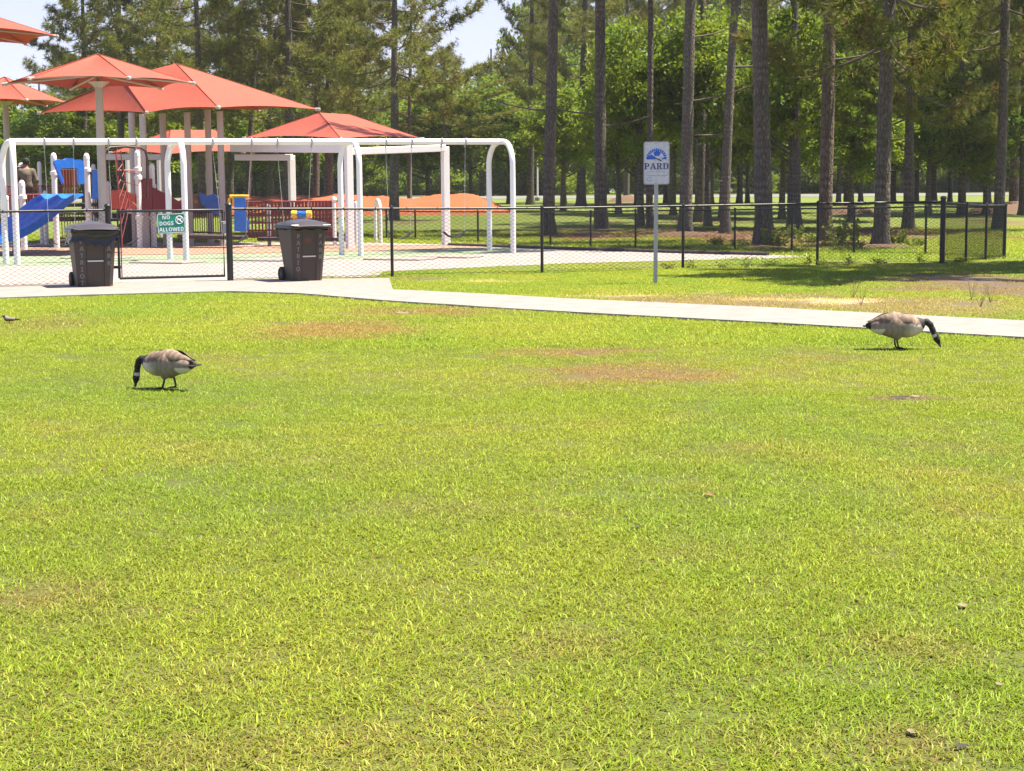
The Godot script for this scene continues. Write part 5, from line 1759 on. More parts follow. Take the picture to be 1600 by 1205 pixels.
# ---------------------------------------------------------------- park sign
func build_signs() -> void:
	var base := Vector3(2.500, 0.000, -28.878)
	var t := thing("park_sign", "grey-white park sign with a blue tree emblem reading PARD on a grey post", "sign", base, -0.06)
	var h := 2.420
	var g := Geo.new()
	var u := PackedVector2Array([Vector2(-0.035, 0.0), Vector2(-0.035, 0.03), Vector2(-0.022, 0.03), Vector2(-0.018, 0.045), Vector2(0.018, 0.045), Vector2(0.022, 0.03), Vector2(0.035, 0.03), Vector2(0.035, 0.0)])
	g.prism(u, Transform3D(Basis(Vector3.RIGHT, Vector3(0, 0, -1), Vector3.UP), Vector3(0.0, h * 0.5 - 0.1, 0.0)), h + 0.1)
	put("post", g.mesh(), M.galvanised, t, Transform3D(Basis(Vector3(0, 0, 1), -0.006), Vector3.ZERO))
	var w := 0.440
	var tall := 0.728
	var cy := h - tall * 0.5 + 0.02
	var f := at(Vector3(0.014, cy, 0.012))
	put("plate", rounded_plate(w, tall, 0.04, 0.008), M.sign_plate, t, f)
	put("border", ring_plate(w - 0.02, tall - 0.02, 0.035, 0.006, 0.003), M.sign_grey, t, f.translated_local(Vector3(0, 0, 0.0055)))
	# arched band of blue with pale letter-like gaps
	var c := Vector3(0, 0.075, 0)
	var band := Geo.new()
	for i in 13:
		var a0 := PI * (i + 0.10) / 13.0
		var a1 := PI * (i + 0.82) / 13.0
		var q := PackedVector2Array([Vector2(cos(a0), sin(a0)) * 0.175, Vector2(cos(a1), sin(a1)) * 0.175, Vector2(cos(a1), sin(a1)) * 0.128, Vector2(cos(a0), sin(a0)) * 0.128])
		band.prism(q, f.translated_local(c + Vector3(0, 0, 0.006)), 0.004)
	stuff(put("arched_band", band.mesh(), M.sign_blue, t))
	var hill := Geo.new()
	hill.prism(PackedVector2Array([Vector2(-0.175, -0.012), Vector2(-0.172, 0.03), Vector2(-0.12, 0.045), Vector2(-0.085, 0.075), Vector2(-0.05, 0.04), Vector2(-0.01, 0.005), Vector2(-0.02, -0.012)]), f.translated_local(c + Vector3(0, 0, 0.006)), 0.004)
	put("emblem_hill", hill.mesh(), M.sign_blue, t)
	var bank := Geo.new()
	bank.prism(PackedVector2Array([Vector2(0.095, -0.012), Vector2(0.10, 0.02), Vector2(0.12, 0.01), Vector2(0.16, 0.012), Vector2(0.175, -0.012)]), f.translated_local(c + Vector3(0, 0, 0.006)), 0.004)
	put("emblem_bank", bank.mesh(), M.sign_blue, t)
	var tree := Geo.new()
	var tp := PackedVector2Array()
	for i in 22:
		var a := TAU * i / 22.0
		var r := 1.0 + 0.13 * sin(a * 5.0)
		tp.append(Vector2(0.008 + cos(a) * 0.058 * r, 0.088 + sin(a) * 0.045 * r))
	tree.prism(tp, f.translated_local(c + Vector3(0, 0, 0.006)), 0.004)
	put("emblem_tree", tree.mesh(), M.sign_blue, t)
	var swoop := Geo.new()
	var sw := arc(Vector3(-0.06, 0.05, 0), Vector3(-0.01, -0.005, 0), Vector3(0.085, -0.035, 0), 8)
	var sp := PackedVector2Array()
	for i in 9:
		sp.append(Vector2(sw[i].x, sw[i].y + 0.004 + i * 0.0012))
	for i in range(8, -1, -1):
		sp.append(Vector2(sw[i].x, sw[i].y - 0.004 - i * 0.0012))
	swoop.prism(sp, f.translated_local(c + Vector3(0, 0, 0.0085)), 0.003)
	put("emblem_path", swoop.mesh(), M.sign_navy, t)
	lettering("word", "PARD", 0.108, 0.004, f.translated_local(Vector3(0, -0.055, 0.006)), M.sign_navy, t, "Droid Serif", 700)
	var line := Geo.new()
	line.box(f.translated_local(Vector3(0, -0.215, 0.006)), Vector3(0.36, 0.012, 0.004))
	line.box(f.translated_local(Vector3(0, -0.145, 0.006)), Vector3(0.33, 0.006, 0.004))
	stuff(put("rule", line.mesh(), M.sign_grey, t))
	var dot := Geo.new()
	dot.lathe(PackedVector2Array([Vector2(0.026, -0.002), Vector2(0.04, -0.002), Vector2(0.04, 0.002), Vector2(0.026, 0.002)]), 20, Transform3D(Basis(Vector3.RIGHT, PI * 0.5), f * Vector3(-0.12, -0.275, 0.006)))
	put("round_mark", dot.mesh(), M.sign_grey, t)
	for y in [0.31, -0.31]:
		var b := Geo.new()
		b.lathe(PackedVector2Array([Vector2(0.011, 0), Vector2(0.009, 0.005), Vector2(0, 0.007)]), 8, Transform3D(Basis(Vector3.RIGHT, PI * 0.5), f * Vector3(-0.014, y * 1.08, 0.004)))
		put("bolt", b.mesh(), M.galvanised, t)


# ---------------------------------------------------------------- people on the deck
func build_people() -> void:
	var feet := Vector3(-14.561, 0.000, -50.465) + Vector3.UP * 0.92
	var t := thing("person", "grown person in olive-brown shirt and dark cap, back turned, on the play deck", "person", feet, 0.15)
	var skin := Color(0.30, 0.17, 0.12)
	var shirt := Color(0.13, 0.105, 0.078)
	var trousers := Color(0.05, 0.035, 0.04)
	var g := Geo.new()
	var bones := [
		[Vector3(-0.12, 0.06, -0.06), Vector3(-0.11, 0.05, 0.12), 0.05, 0.045], [Vector3(0.12, 0.06, -0.06), Vector3(0.11, 0.05, 0.12), 0.05, 0.045],
		[Vector3(-0.12, 0.08, 0), Vector3(-0.11, 0.48, 0), 0.052, 0.072], [Vector3(-0.11, 0.48, 0), Vector3(-0.095, 0.90, 0), 0.075, 0.105], [Vector3(0.12, 0.08, 0), Vector3(0.11, 0.48, 0), 0.052, 0.072], [Vector3(0.11, 0.48, 0), Vector3(0.095, 0.90, 0), 0.075, 0.105],
		[Vector3(-0.06, 0.95, 0), Vector3(0.06, 0.95, 0), 0.14, 0.14], [Vector3(0, 1.0, 0), Vector3(0, 1.28, -0.02), 0.165, 0.185], [Vector3(-0.13, 1.38, -0.03), Vector3(0.13, 1.38, -0.03), 0.11, 0.11],
		[Vector3(0, 1.42, -0.03), Vector3(-0.01, 1.56, -0.07), 0.06, 0.055],
		[Vector3(0.19, 1.40, -0.02), Vector3(0.30, 1.12, 0.03), 0.075, 0.055], [Vector3(0.30, 1.12, 0.03), Vector3(0.27, 0.90, -0.12), 0.048, 0.036], [Vector3(0.27, 0.90, -0.12), Vector3(0.25, 0.80, -0.16), 0.038, 0.022],
		[Vector3(-0.19, 1.40, -0.03), Vector3(-0.31, 1.15, -0.10), 0.075, 0.055], [Vector3(-0.31, 1.15, -0.10), Vector3(-0.20, 1.10, -0.30), 0.05, 0.038], [Vector3(-0.20, 1.10, -0.30), Vector3(-0.12, 1.11, -0.33), 0.038, 0.025],
	]
	body(g, bones, 0.022, 0.06, func(p: Vector3, _n: Vector3):
		if p.y > 1.47 and absf(p.x) < 0.1: return skin
		if p.y > 0.93 and not (p.y < 1.16 and absf(p.x) > 0.19 and (p.z < -0.05 or p.y < 1.05)): return shirt
		if p.y < 0.13: return Color(0.02, 0.02, 0.02)
		if absf(p.x) > 0.17: return skin
		return trousers)
	put("body", g.mesh(), M.clothes, t)
	var hd := Geo.new()
	body(hd, [[Vector3(-0.01, 1.63, -0.085), Vector3(-0.01, 1.69, -0.075), 0.083, 0.09], [Vector3(-0.01, 1.60, -0.14), Vector3(-0.01, 1.63, -0.14), 0.045, 0.05], [Vector3(-0.01, 1.645, -0.175), Vector3(-0.01, 1.635, -0.19), 0.018, 0.014], [Vector3(-0.10, 1.65, -0.08), Vector3(-0.10, 1.62, -0.08), 0.016, 0.014], [Vector3(0.08, 1.65, -0.08), Vector3(0.08, 1.62, -0.08), 0.016, 0.014]], 0.012, 0.03, func(p: Vector3, _n: Vector3):
		if p.z > -0.10 and p.y > 1.60 and absf(p.x + 0.01) < 0.09: return Color(0.02, 0.016, 0.014)
		return skin)
	put("head", hd.mesh(), M.clothes, t)
	var cap := Geo.new()
	cap.lathe(PackedVector2Array([Vector2(0.106, 1.685), Vector2(0.107, 1.72), Vector2(0.095, 1.765), Vector2(0.06, 1.80), Vector2(0.0, 1.812)]), 16, at(Vector3(-0.01, 0, -0.08)))
	cap.box(Transform3D(Basis(Vector3.RIGHT, -0.15), Vector3(-0.01, 1.695, -0.21)), Vector3(0.16, 0.014, 0.12), 0.005)
	cap.col = Color(0.02, 0.022, 0.02)
	for i in cap.c.size():
		cap.c[i] = Color(0.018, 0.02, 0.018)
	put("cap", cap.mesh(), M.clothes, t)
	# the child the grown person holds on the arm
	var k := thing("person", "small child in pink and a pale hat, held on the grown person's arm", "person", feet + Vector3(-0.20, 0.95, -0.18), 0.6)
	var pink := Color(0.42, 0.22, 0.22)
	var kg := Geo.new()
	body(kg, [[Vector3(0, 0.14, 0), Vector3(0, 0.38, 0), 0.095, 0.085], [Vector3(-0.05, 0.12, 0), Vector3(-0.09, 0.02, -0.14), 0.055, 0.045], [Vector3(-0.09, 0.02, -0.14), Vector3(-0.10, -0.18, -0.10), 0.042, 0.03], [Vector3(0.05, 0.12, 0), Vector3(0.09, 0.02, -0.14), 0.055, 0.045], [Vector3(0.09, 0.02, -0.14), Vector3(0.10, -0.18, -0.10), 0.042, 0.03],
		[Vector3(-0.09, 0.39, 0), Vector3(-0.16, 0.24, -0.04), 0.045, 0.034], [Vector3(-0.16, 0.24, -0.04), Vector3(-0.14, 0.18, -0.16), 0.032, 0.022], [Vector3(0.09, 0.39, 0), Vector3(0.17, 0.30, -0.06), 0.045, 0.034], [Vector3(0.17, 0.30, -0.06), Vector3(0.24, 0.30, -0.14), 0.032, 0.022], [Vector3(0, 0.42, 0), Vector3(0, 0.48, -0.01), 0.045, 0.045]], 0.018, 0.04, func(p: Vector3, _n: Vector3):
		if p.y > 0.45 or p.y < -0.05 or absf(p.x) > 0.15: return Color(0.45, 0.27, 0.20)
		return pink)
	put("body", kg.mesh(), M.clothes, k)
	var kh := Geo.new()
	body(kh, [[Vector3(0, 0.55, -0.01), Vector3(0, 0.60, 0), 0.080, 0.085], [Vector3(0, 0.545, -0.075), Vector3(0, 0.54, -0.09), 0.014, 0.012], [Vector3(-0.085, 0.56, 0), Vector3(-0.09, 0.55, 0), 0.015, 0.013], [Vector3(0.085, 0.56, 0), Vector3(0.09, 0.55, 0), 0.015, 0.013]], 0.012, 0.02, plain(Color(0.45, 0.27, 0.20)))
	put("head", kh.mesh(), M.clothes, k)
	var hat := Geo.new()
	hat.lathe(PackedVector2Array([Vector2(0.13, 0.595), Vector2(0.098, 0.61), Vector2(0.094, 0.65), Vector2(0.06, 0.70), Vector2(0, 0.712)]), 14, Transform3D())
	for i in hat.c.size():
		hat.c[i] = Color(0.62, 0.56, 0.54)
	put("hat", hat.mesh(), M.clothes, k)


# ---------------------------------------------------------------- geese and a small bird
# A goose that grazes, x forward, feet at the origin.
func goose(label: String, where: Vector3, turn: float, size: float, neck: Array, feet: Array, sd: int) -> void:
	var t := thing("goose", label, "goose", where, turn, "geese grazing on the lawn")
	t.scale = Vector3.ONE * size
	var black := Color(0.012, 0.011, 0.011)
	var q := RandomNumberGenerator.new()
	q.seed = sd
	var g := Geo.new()
	var trunk := [
		[Vector3(-0.285, 0.236, 0), Vector3(-0.17, 0.232, 0), 0.030, 0.074], [Vector3(-0.17, 0.232, 0), Vector3(-0.03, 0.240, 0), 0.078, 0.122], [Vector3(-0.03, 0.240, 0), Vector3(0.12, 0.232, 0), 0.122, 0.108], [Vector3(0.12, 0.232, 0), Vector3(0.195, 0.228, 0), 0.100, 0.070],
		[Vector3(-0.02, 0.17, 0.055), Vector3(-0.005, 0.115, 0.055), 0.045, 0.022], [Vector3(-0.02, 0.17, -0.055), Vector3(0.005, 0.115, -0.055), 0.045, 0.022],
		[neck[0], neck[1], 0.058, 0.031],
	]
	var base: Vector3 = neck[0].lerp(neck[1], 0.62)
	var axis: Vector3 = (neck[1] - neck[0]).normalized()
	var paint := func(p: Vector3, m: Vector3) -> Color:
		var wob := rough_field.get_noise_3d(p.x * 22.0, p.y * 22.0, p.z * 22.0)
		if (p - base).dot(axis) + wob * 0.012 > 0.0: return black
		if p.x < -0.262: return black
		if p.x < -0.13 + (p.y - 0.2) * 0.5 and p.y < 0.205 + wob * 0.01: return Color(0.70, 0.67, 0.62)
		var upper := p.y - (0.262 - 0.10 * clampf(p.x - 0.02, 0.0, 0.3)) + wob * 0.014
		var bars := 0.5 + 0.5 * sin(p.x * 118.0 + sin(p.y * 60.0) * 0.9 + wob * 2.0)
		if upper > 0.0:
			return Color(0.19, 0.125, 0.085).lerp(Color(0.38, 0.29, 0.21), pow(bars, 3.0) * 0.75)
		var pale := Color(0.72, 0.63, 0.54)
		var flank := Color(0.25, 0.20, 0.155).lerp(Color(0.34, 0.28, 0.22), pow(bars, 2.0) * 0.6)
		return flank.lerp(pale, smoothstep(0.03, 0.19, p.x + (0.2 - p.y) * 0.4 + wob * 0.03))
	body(g, trunk, 0.0105, 0.05, paint)
	put("body", g.mesh(), M.feather, t)
	# folded wings: two shells that end in dark tips over the tail
	for s in [-1.0, 1.0]:
		var rows := []
		var w := Geo.new()
		for j in 9:
			var r := PackedVector3Array()
			var v := j / 8.0
			for i in 19:
				var u := i / 18.0
				var x := lerpf(0.135, -0.312 + 0.03 * v, u)
				var fat := 0.128 * pow(maxf(0.0, 1.0 - pow(absf(x + 0.01) / 0.36, 2.1)), 0.55)
				fat *= lerpf(1.0, 0.42, smoothstep(0.55, 1.0, u))
				var a := lerpf(0.35, 1.62 - 0.55 * u, v)
				var cy := 0.243 + 0.004 * u
				var rim := (0.013 * sin(v * PI) - 0.010) * (1.0 - u * 0.6)
				r.append(Vector3(x, cy + cos(a) * (fat + 0.006 + rim) * 0.99, s * sin(a) * (fat + 0.006 + rim) * 0.93))
			rows.append(r)
		w.grid(rows, Vector3(0, 0.4, s))
		for i in w.v.size():
			var p := w.v[i]
			var wob := rough_field.get_noise_3d(p.x * 25.0, p.y * 25.0, p.z * 25.0)
			var bars := 0.5 + 0.5 * sin(p.x * 105.0 + p.y * 55.0 + wob * 2.2)
			var c := Color(0.125, 0.080, 0.054).lerp(Color(0.37, 0.265, 0.19), pow(bars, 2.2) * 0.55)
			c = c.lerp(Color(0.24, 0.160, 0.112), smoothstep(0.04, 0.12, p.x) * 0.7)
			w.c[i] = c.lerp(black, smoothstep(-0.262, -0.285, p.x))
		put("wing", w.mesh(), M.feather, t)
	var tail := Geo.new()
	for k in 7:
		var a := (k - 3) * 0.085
		var d := Vector3(-cos(a), -0.06, sin(a))
		var o := Vector3(-0.24, 0.236, 0.012 * (k - 3))
		var side := Vector3(0, 0.004, 0.016)
		tail.quad(o - side, o + side, o + side + d * 0.095, o - side + d * 0.095, Vector3.UP)
		tail.quad(o - side + Vector3.DOWN * 0.003, o + side + Vector3.DOWN * 0.003, o + side + d * 0.095 + Vector3.DOWN * 0.003, o - side + d * 0.095 + Vector3.DOWN * 0.003, Vector3.DOWN)
	for i in tail.c.size():
		tail.c[i] = black
	stuff(put("tail", tail.mesh(), M.feather, t))
	# neck, head with its pale chin strap, bill
	var n := Geo.new()
	var bones := []
	for i in range(1, neck.size() - 2):
		var ra := lerpf(0.031, 0.0225, float(i - 1) / (neck.size() - 3))
		bones.append([neck[i], neck[i + 1], ra, ra - 0.002])
	var hp: Vector3 = neck[neck.size() - 2]
	var tip: Vector3 = neck[neck.size() - 1]
	var hd := (tip - hp).normalized()
	bones.append([hp - hd * 0.022, hp + hd * 0.018, 0.030, 0.028])
	bones.append([hp + hd * 0.018, hp + hd * 0.05, 0.026, 0.019])
	body(n, bones, 0.0065, 0.02, func(p: Vector3, _m: Vector3) -> Color:
		var l: Vector3 = p - (hp - hd * 0.028)
		var along_ := l.dot(hd)
		var under: float = l.dot(Vector3(hd.y, -hd.x, 0).normalized())
		if along_ > -0.018 + 0.3 * maxf(0.0, -under) and along_ < 0.012 and under > -0.008 and absf(l.z) > 0.006: return Color(0.60, 0.57, 0.53)
		return black)
	put("neck", n.mesh(), M.feather, t)
	var bill := Geo.new()
	bill.tube(PackedVector3Array([hp + hd * 0.045, hp + hd * 0.065, hp + hd * 0.085, tip]), PackedFloat32Array([0.018, 0.0145, 0.011, 0.006]), 10)
	put("bill", bill.mesh(), M.claw, t)
	for s in [-1.0, 1.0]:
		var e := Geo.new()
		var sp := hp + hd * 0.012 + Vector3(0, 0, s * 0.0285)
		e.lathe(PackedVector2Array([Vector2(0.006, 0), Vector2(0.004, 0.004), Vector2(0, 0.005)]), 8, Transform3D(Basis(Vector3.RIGHT, s * PI * 0.5), sp))
		put("eye", e.mesh(), M.bag, t)
	# legs: shank, three webbed toes, hind toe
	for k in 2:
		var s := 1.0 if k == 0 else -1.0
		var f: Vector3 = feet[k]
		var l := Geo.new()
		l.tube(PackedVector3Array([Vector3(-0.005, 0.135, s * 0.055), Vector3(f.x * 0.5 - 0.012, 0.085, s * 0.055), Vector3(f.x - 0.005, 0.03, f.z), f + Vector3(0, 0.012, 0)]), PackedFloat32Array([0.017, 0.0105, 0.0095, 0.011]), 8)
		var toes := []
		for a in [-0.42, 0.0, 0.42]:
			var e := f + Vector3(cos(a) * 0.075, 0.005, sin(a) * 0.075)
			l.tube(PackedVector3Array([f + Vector3(0, 0.012, 0), f.lerp(e, 0.55) + Vector3(0, 0.007, 0), e]), PackedFloat32Array([0.009, 0.0065, 0.003]), 6)
			toes.append(e)
		l.rod(f + Vector3(0, 0.012, 0), f + Vector3(-0.025, 0.004, 0), 0.004, 5)
		for i in 2:
			l.flat(f + Vector3(0, 0.01, 0), toes[i], toes[i + 1].lerp(toes[i], 0.0), Vector3.UP)
			l.flat(f + Vector3(0, 0.01, 0), toes[i + 1], toes[i], Vector3.UP)
		stuff(put("leg", l.mesh(), M.claw, t))


func build_geese() -> void:
	goose("grazing goose beside the path, head stretched down away from its dark tail tips", Vector3(3.864, 0.000, -16.632) + Vector3(0, 0.008, 0), -0.06, 1.0, [Vector3(0.185, 0.235, 0), Vector3(0.250, 0.266, 0), Vector3(0.292, 0.272, 0.0), Vector3(0.328, 0.245, 0.0), Vector3(0.352, 0.195, 0.0), Vector3(0.372, 0.150, 0.0), Vector3(0.392, 0.110, 0.0), Vector3(0.438, 0.016, 0.0)], [Vector3(0.012, 0, 0.05), Vector3(0.0, 0, -0.05)], 3)
	goose("grazing goose alone out on the lawn, black neck bent straight down", Vector3(-2.834, 0.000, -13.626) + Vector3(0, 0.009, 0), PI - 0.40, 0.88, [Vector3(0.180, 0.236, 0), Vector3(0.245, 0.268, 0), Vector3(0.288, 0.272, 0.0), Vector3(0.322, 0.246, 0.0), Vector3(0.338, 0.198, 0.0), Vector3(0.346, 0.146, 0.0), Vector3(0.356, 0.098, 0.0), Vector3(0.374, -0.002, 0.0)], [Vector3(-0.045, 0, 0.05), Vector3(0.03, 0, -0.05)], 4)
	# a small bird at the edge of the lawn
	var t := thing("small_bird", "small thrush-sized bird with dark head near the path, far side of the lawn", "bird", Vector3(-6.285, 0.000, -20.788), PI + 0.1)
	var g := Geo.new()
	body(g, [[Vector3(-0.05, 0.060, 0), Vector3(0.035, 0.066, 0), 0.022, 0.031], [Vector3(0.035, 0.072, 0), Vector3(0.062, 0.098, 0), 0.024, 0.019]], 0.005, 0.015, func(p: Vector3, _n: Vector3) -> Color:
		if p.x > 0.048 and p.y > 0.082: return Color(0.02, 0.018, 0.017)
		if p.y < 0.058: return Color(0.22, 0.08, 0.03)
		return Color(0.20, 0.17, 0.15))
	put("body", g.mesh(), M.feather, t)
	var h := Geo.new()
	h.tube(PackedVector3Array([Vector3(-0.06, 0.062, 0), Vector3(-0.135, 0.052, 0)]), PackedFloat32Array([0.013, 0.008]), 6)
	put("tail", h.mesh(), M.claw, t)
	var b := Geo.new()
	b.tube(PackedVector3Array([Vector3(0.076, 0.102, 0), Vector3(0.10, 0.098, 0)]), PackedFloat32Array([0.006, 0.001]), 6)
	put("beak", b.mesh(), M.claw, t)
	for s in [-1.0, 1.0]:
		var l := Geo.new()
		l.tube(PackedVector3Array([Vector3(0.0, 0.045, s * 0.012), Vector3(0.006, 0.02, s * 0.014), Vector3(0.0, 0.002, s * 0.014), Vector3(0.025, 0.001, s * 0.016)]), PackedFloat32Array([0.004, 0.0025, 0.0022, 0.0015]), 5)
		put("leg", l.mesh(), M.claw, t)


# ---------------------------------------------------------------- grass
func tuft_mesh(sd: int, blades: int, spread: float, tall: float, wide: float) -> ArrayMesh:
	var r := RandomNumberGenerator.new()
	r.seed = sd
	var g := Geo.new()
	for i in blades:
		var a := r.randf() * TAU
		var q := sqrt(r.randf()) * spread
		var p := Vector3(cos(a) * q, -0.004, sin(a) * q)
		var b := r.randf() * TAU
		var d := Vector3(cos(b), 0, sin(b))
		var s := Vector3(-d.z, 0, d.x) * wide * r.randf_range(0.6, 1.3)
		var h := tall * r.randf_range(0.45, 1.25)
		var l := h * r.randf_range(0.5, 2.1)
		var m1 := p + d * l * 0.30 + Vector3.UP * h * 0.62
		var m2 := p + d * l + Vector3.UP * h * r.randf_range(0.7, 1.05)
		var tone := lerpf(0.38, 0.98, pow(r.randf(), 0.8))
		var warm := r.randf()
		g.col = Color(tone * (0.60 + 0.10 * warm), tone * 0.66, tone * 0.34)
		if r.randf() < 0.17:
			g.col = Color(1.0, 0.93, 0.85) * r.randf_range(0.7, 1.0)  # pale straw blades that also paint in the bright highlights of the grass
		if i % 4 == 0:   # a dead blade lying flat
			m1 = p + d * tall * 0.7 + Vector3.UP * 0.009
			m2 = p + d * tall * 1.5 + Vector3.UP * 0.004
			g.col = Color(0.72, 0.46, 0.62) * r.randf_range(0.35, 1.0)
		var n1 := (Vector3.UP * l + (-d) * h * 0.6 + Vector3.UP * 0.02).normalized()
		var n2 := (Vector3.UP * (l + 0.01) - d * h * 0.2).normalized()
		g.tri(p - s, p + s, m1 + s * 0.8, n1, n1, n1)
		g.tri(p - s, m1 + s * 0.8, m1 - s * 0.8, n1, n1, n1)
		g.tri(m1 - s * 0.8, m1 + s * 0.8, m2, n1, n1, n2)
	return g.mesh()


func paved(p: Vector2) -> bool:
	for q in path_polys:
		if Geometry2D.is_point_in_polygon(p, q):
			return true
	return false


func build_grass() -> void:
	var lawn := Node3D.new()
	lawn.name = "lawn_grass"
	add_child(lawn)
	lawn.set_meta("label", "short yellow-green lawn grass with brown worn patches")
	lawn.set_meta("category", "grass")
	stuff(lawn)
	var kinds := []
	for k in 4:
		kinds.append([tuft_mesh(30 + k, 110, 0.16, 0.022, 0.0023), [] as Array[Transform3D], PackedColorArray()])
	for k in 2:
		kinds.append([tuft_mesh(40 + k, 90, 0.24, 0.033, 0.0042), [] as Array[Transform3D], PackedColorArray()])
	kinds.append([tuft_mesh(50, 60, 0.40, 0.085, 0.008), [] as Array[Transform3D], PackedColorArray()])
	var d := 3.4
	while d < 64.0:
		var per := 130.0 if d < 8.0 else 100.0 if d < 13.0 else 64.0 if d < 20.0 else 38.0 if d < 34.0 else 9.0
		var step := 0.25 if d < 34.0 else 0.6
		var half := d * 0.325 + 2.6
		var n := int(per * step * half * 2.0)
		for i in n:
			var x := rng.randf_range(-half, half)
			var z := -d - rng.randf() * step
			var keep := rng.randf()
			var size := rng.randf_range(0.75, 1.2)
			var turn := rng.randf() * TAU
			var pick := rng.randi()
			var b := bare(x, z)
			if keep < b * 0.93 or paved(Vector2(x + rng.randf_range(-0.09, 0.09), z + rng.randf_range(-0.12, 0.12))):
				continue
			var tone := lawn_tone(x, z) * rng.randf_range(0.88, 1.14)
			var k := pick % 4 if d < 17.0 else 4 + pick % 2 if d < 38.0 else 6
			var tall := size * (1.0 - 0.45 * b) * (1.0 + 0.35 * rough_field.get_noise_2d(x * 1.7, z * 1.7 + 20.0))
			kinds[k][1].append(Transform3D(Basis(Vector3.UP, turn) * Basis.from_scale(Vector3(size, tall, size)), on(x, z)))
			kinds[k][2].append(Color(tone.r * 2.52, tone.g * 2.45, tone.b * 2.0 + minf(tone.b, 0.02) * 3.2))
		d += step
	for k in kinds.size():
		var mm := MultiMesh.new()
		mm.transform_format = MultiMesh.TRANSFORM_3D
		mm.use_colors = true
		mm.mesh = kinds[k][0]
		var at_: Array = kinds[k][1]
		mm.instance_count = at_.size()
		for i in at_.size():
			mm.set_instance_transform(i, at_[i])
			mm.set_instance_color(i, kinds[k][2][i])
		var o := MultiMeshInstance3D.new()
		o.name = numbered("short_blades" if k < 4 else "longer_blades" if k < 6 else "far_blades", lawn)
		o.multimesh = mm
		o.material_override = M.grass
		lawn.add_child(o, true)
		stuff(o)


# ---------------------------------------------------------------- weeds and litter
func weed_mesh(sd: int, stems: int, tall: float, wide: float, leaf: float) -> Array:
	var r := RandomNumberGenerator.new()
	r.seed = sd
	var s := Geo.new()
	var g := Geo.new()
	for i in stems:
		var a := r.randf() * TAU
		var d := Vector3(cos(a), 0, sin(a)) * wide * sqrt(r.randf())
		var h := tall * r.randf_range(0.5, 1.1)
		var e := d + Vector3(r.randf_range(-0.1, 0.1), h, r.randf_range(-0.1, 0.1))
		s.tube(PackedVector3Array([d * 0.5, d * 0.8 + Vector3.UP * h * 0.5, e]), PackedFloat32Array([0.006, 0.004, 0.002]), 4, false)
		for k in 12:
			var p := (d * 0.7).lerp(e, r.randf_range(0.2, 1.05)) + any_dir(r) * 0.05
			var m := (any_dir(r) + Vector3.UP * 0.7).normalized()
			var f := m.cross(any_dir(r)).normalized()
			var q := f.cross(m) * leaf * 0.35
			var l := leaf * r.randf_range(0.6, 1.2)
			g.col = Color(0.11, 0.17, 0.022).lerp(Color(0.18, 0.21, 0.03), r.randf())
			g.tri(p, p + f * l * 0.5 + q, p + f * l, m, m, m)
			g.tri(p, p + f * l, p + f * l * 0.5 - q, m, m, m)
	return [s.mesh(), g.mesh()]


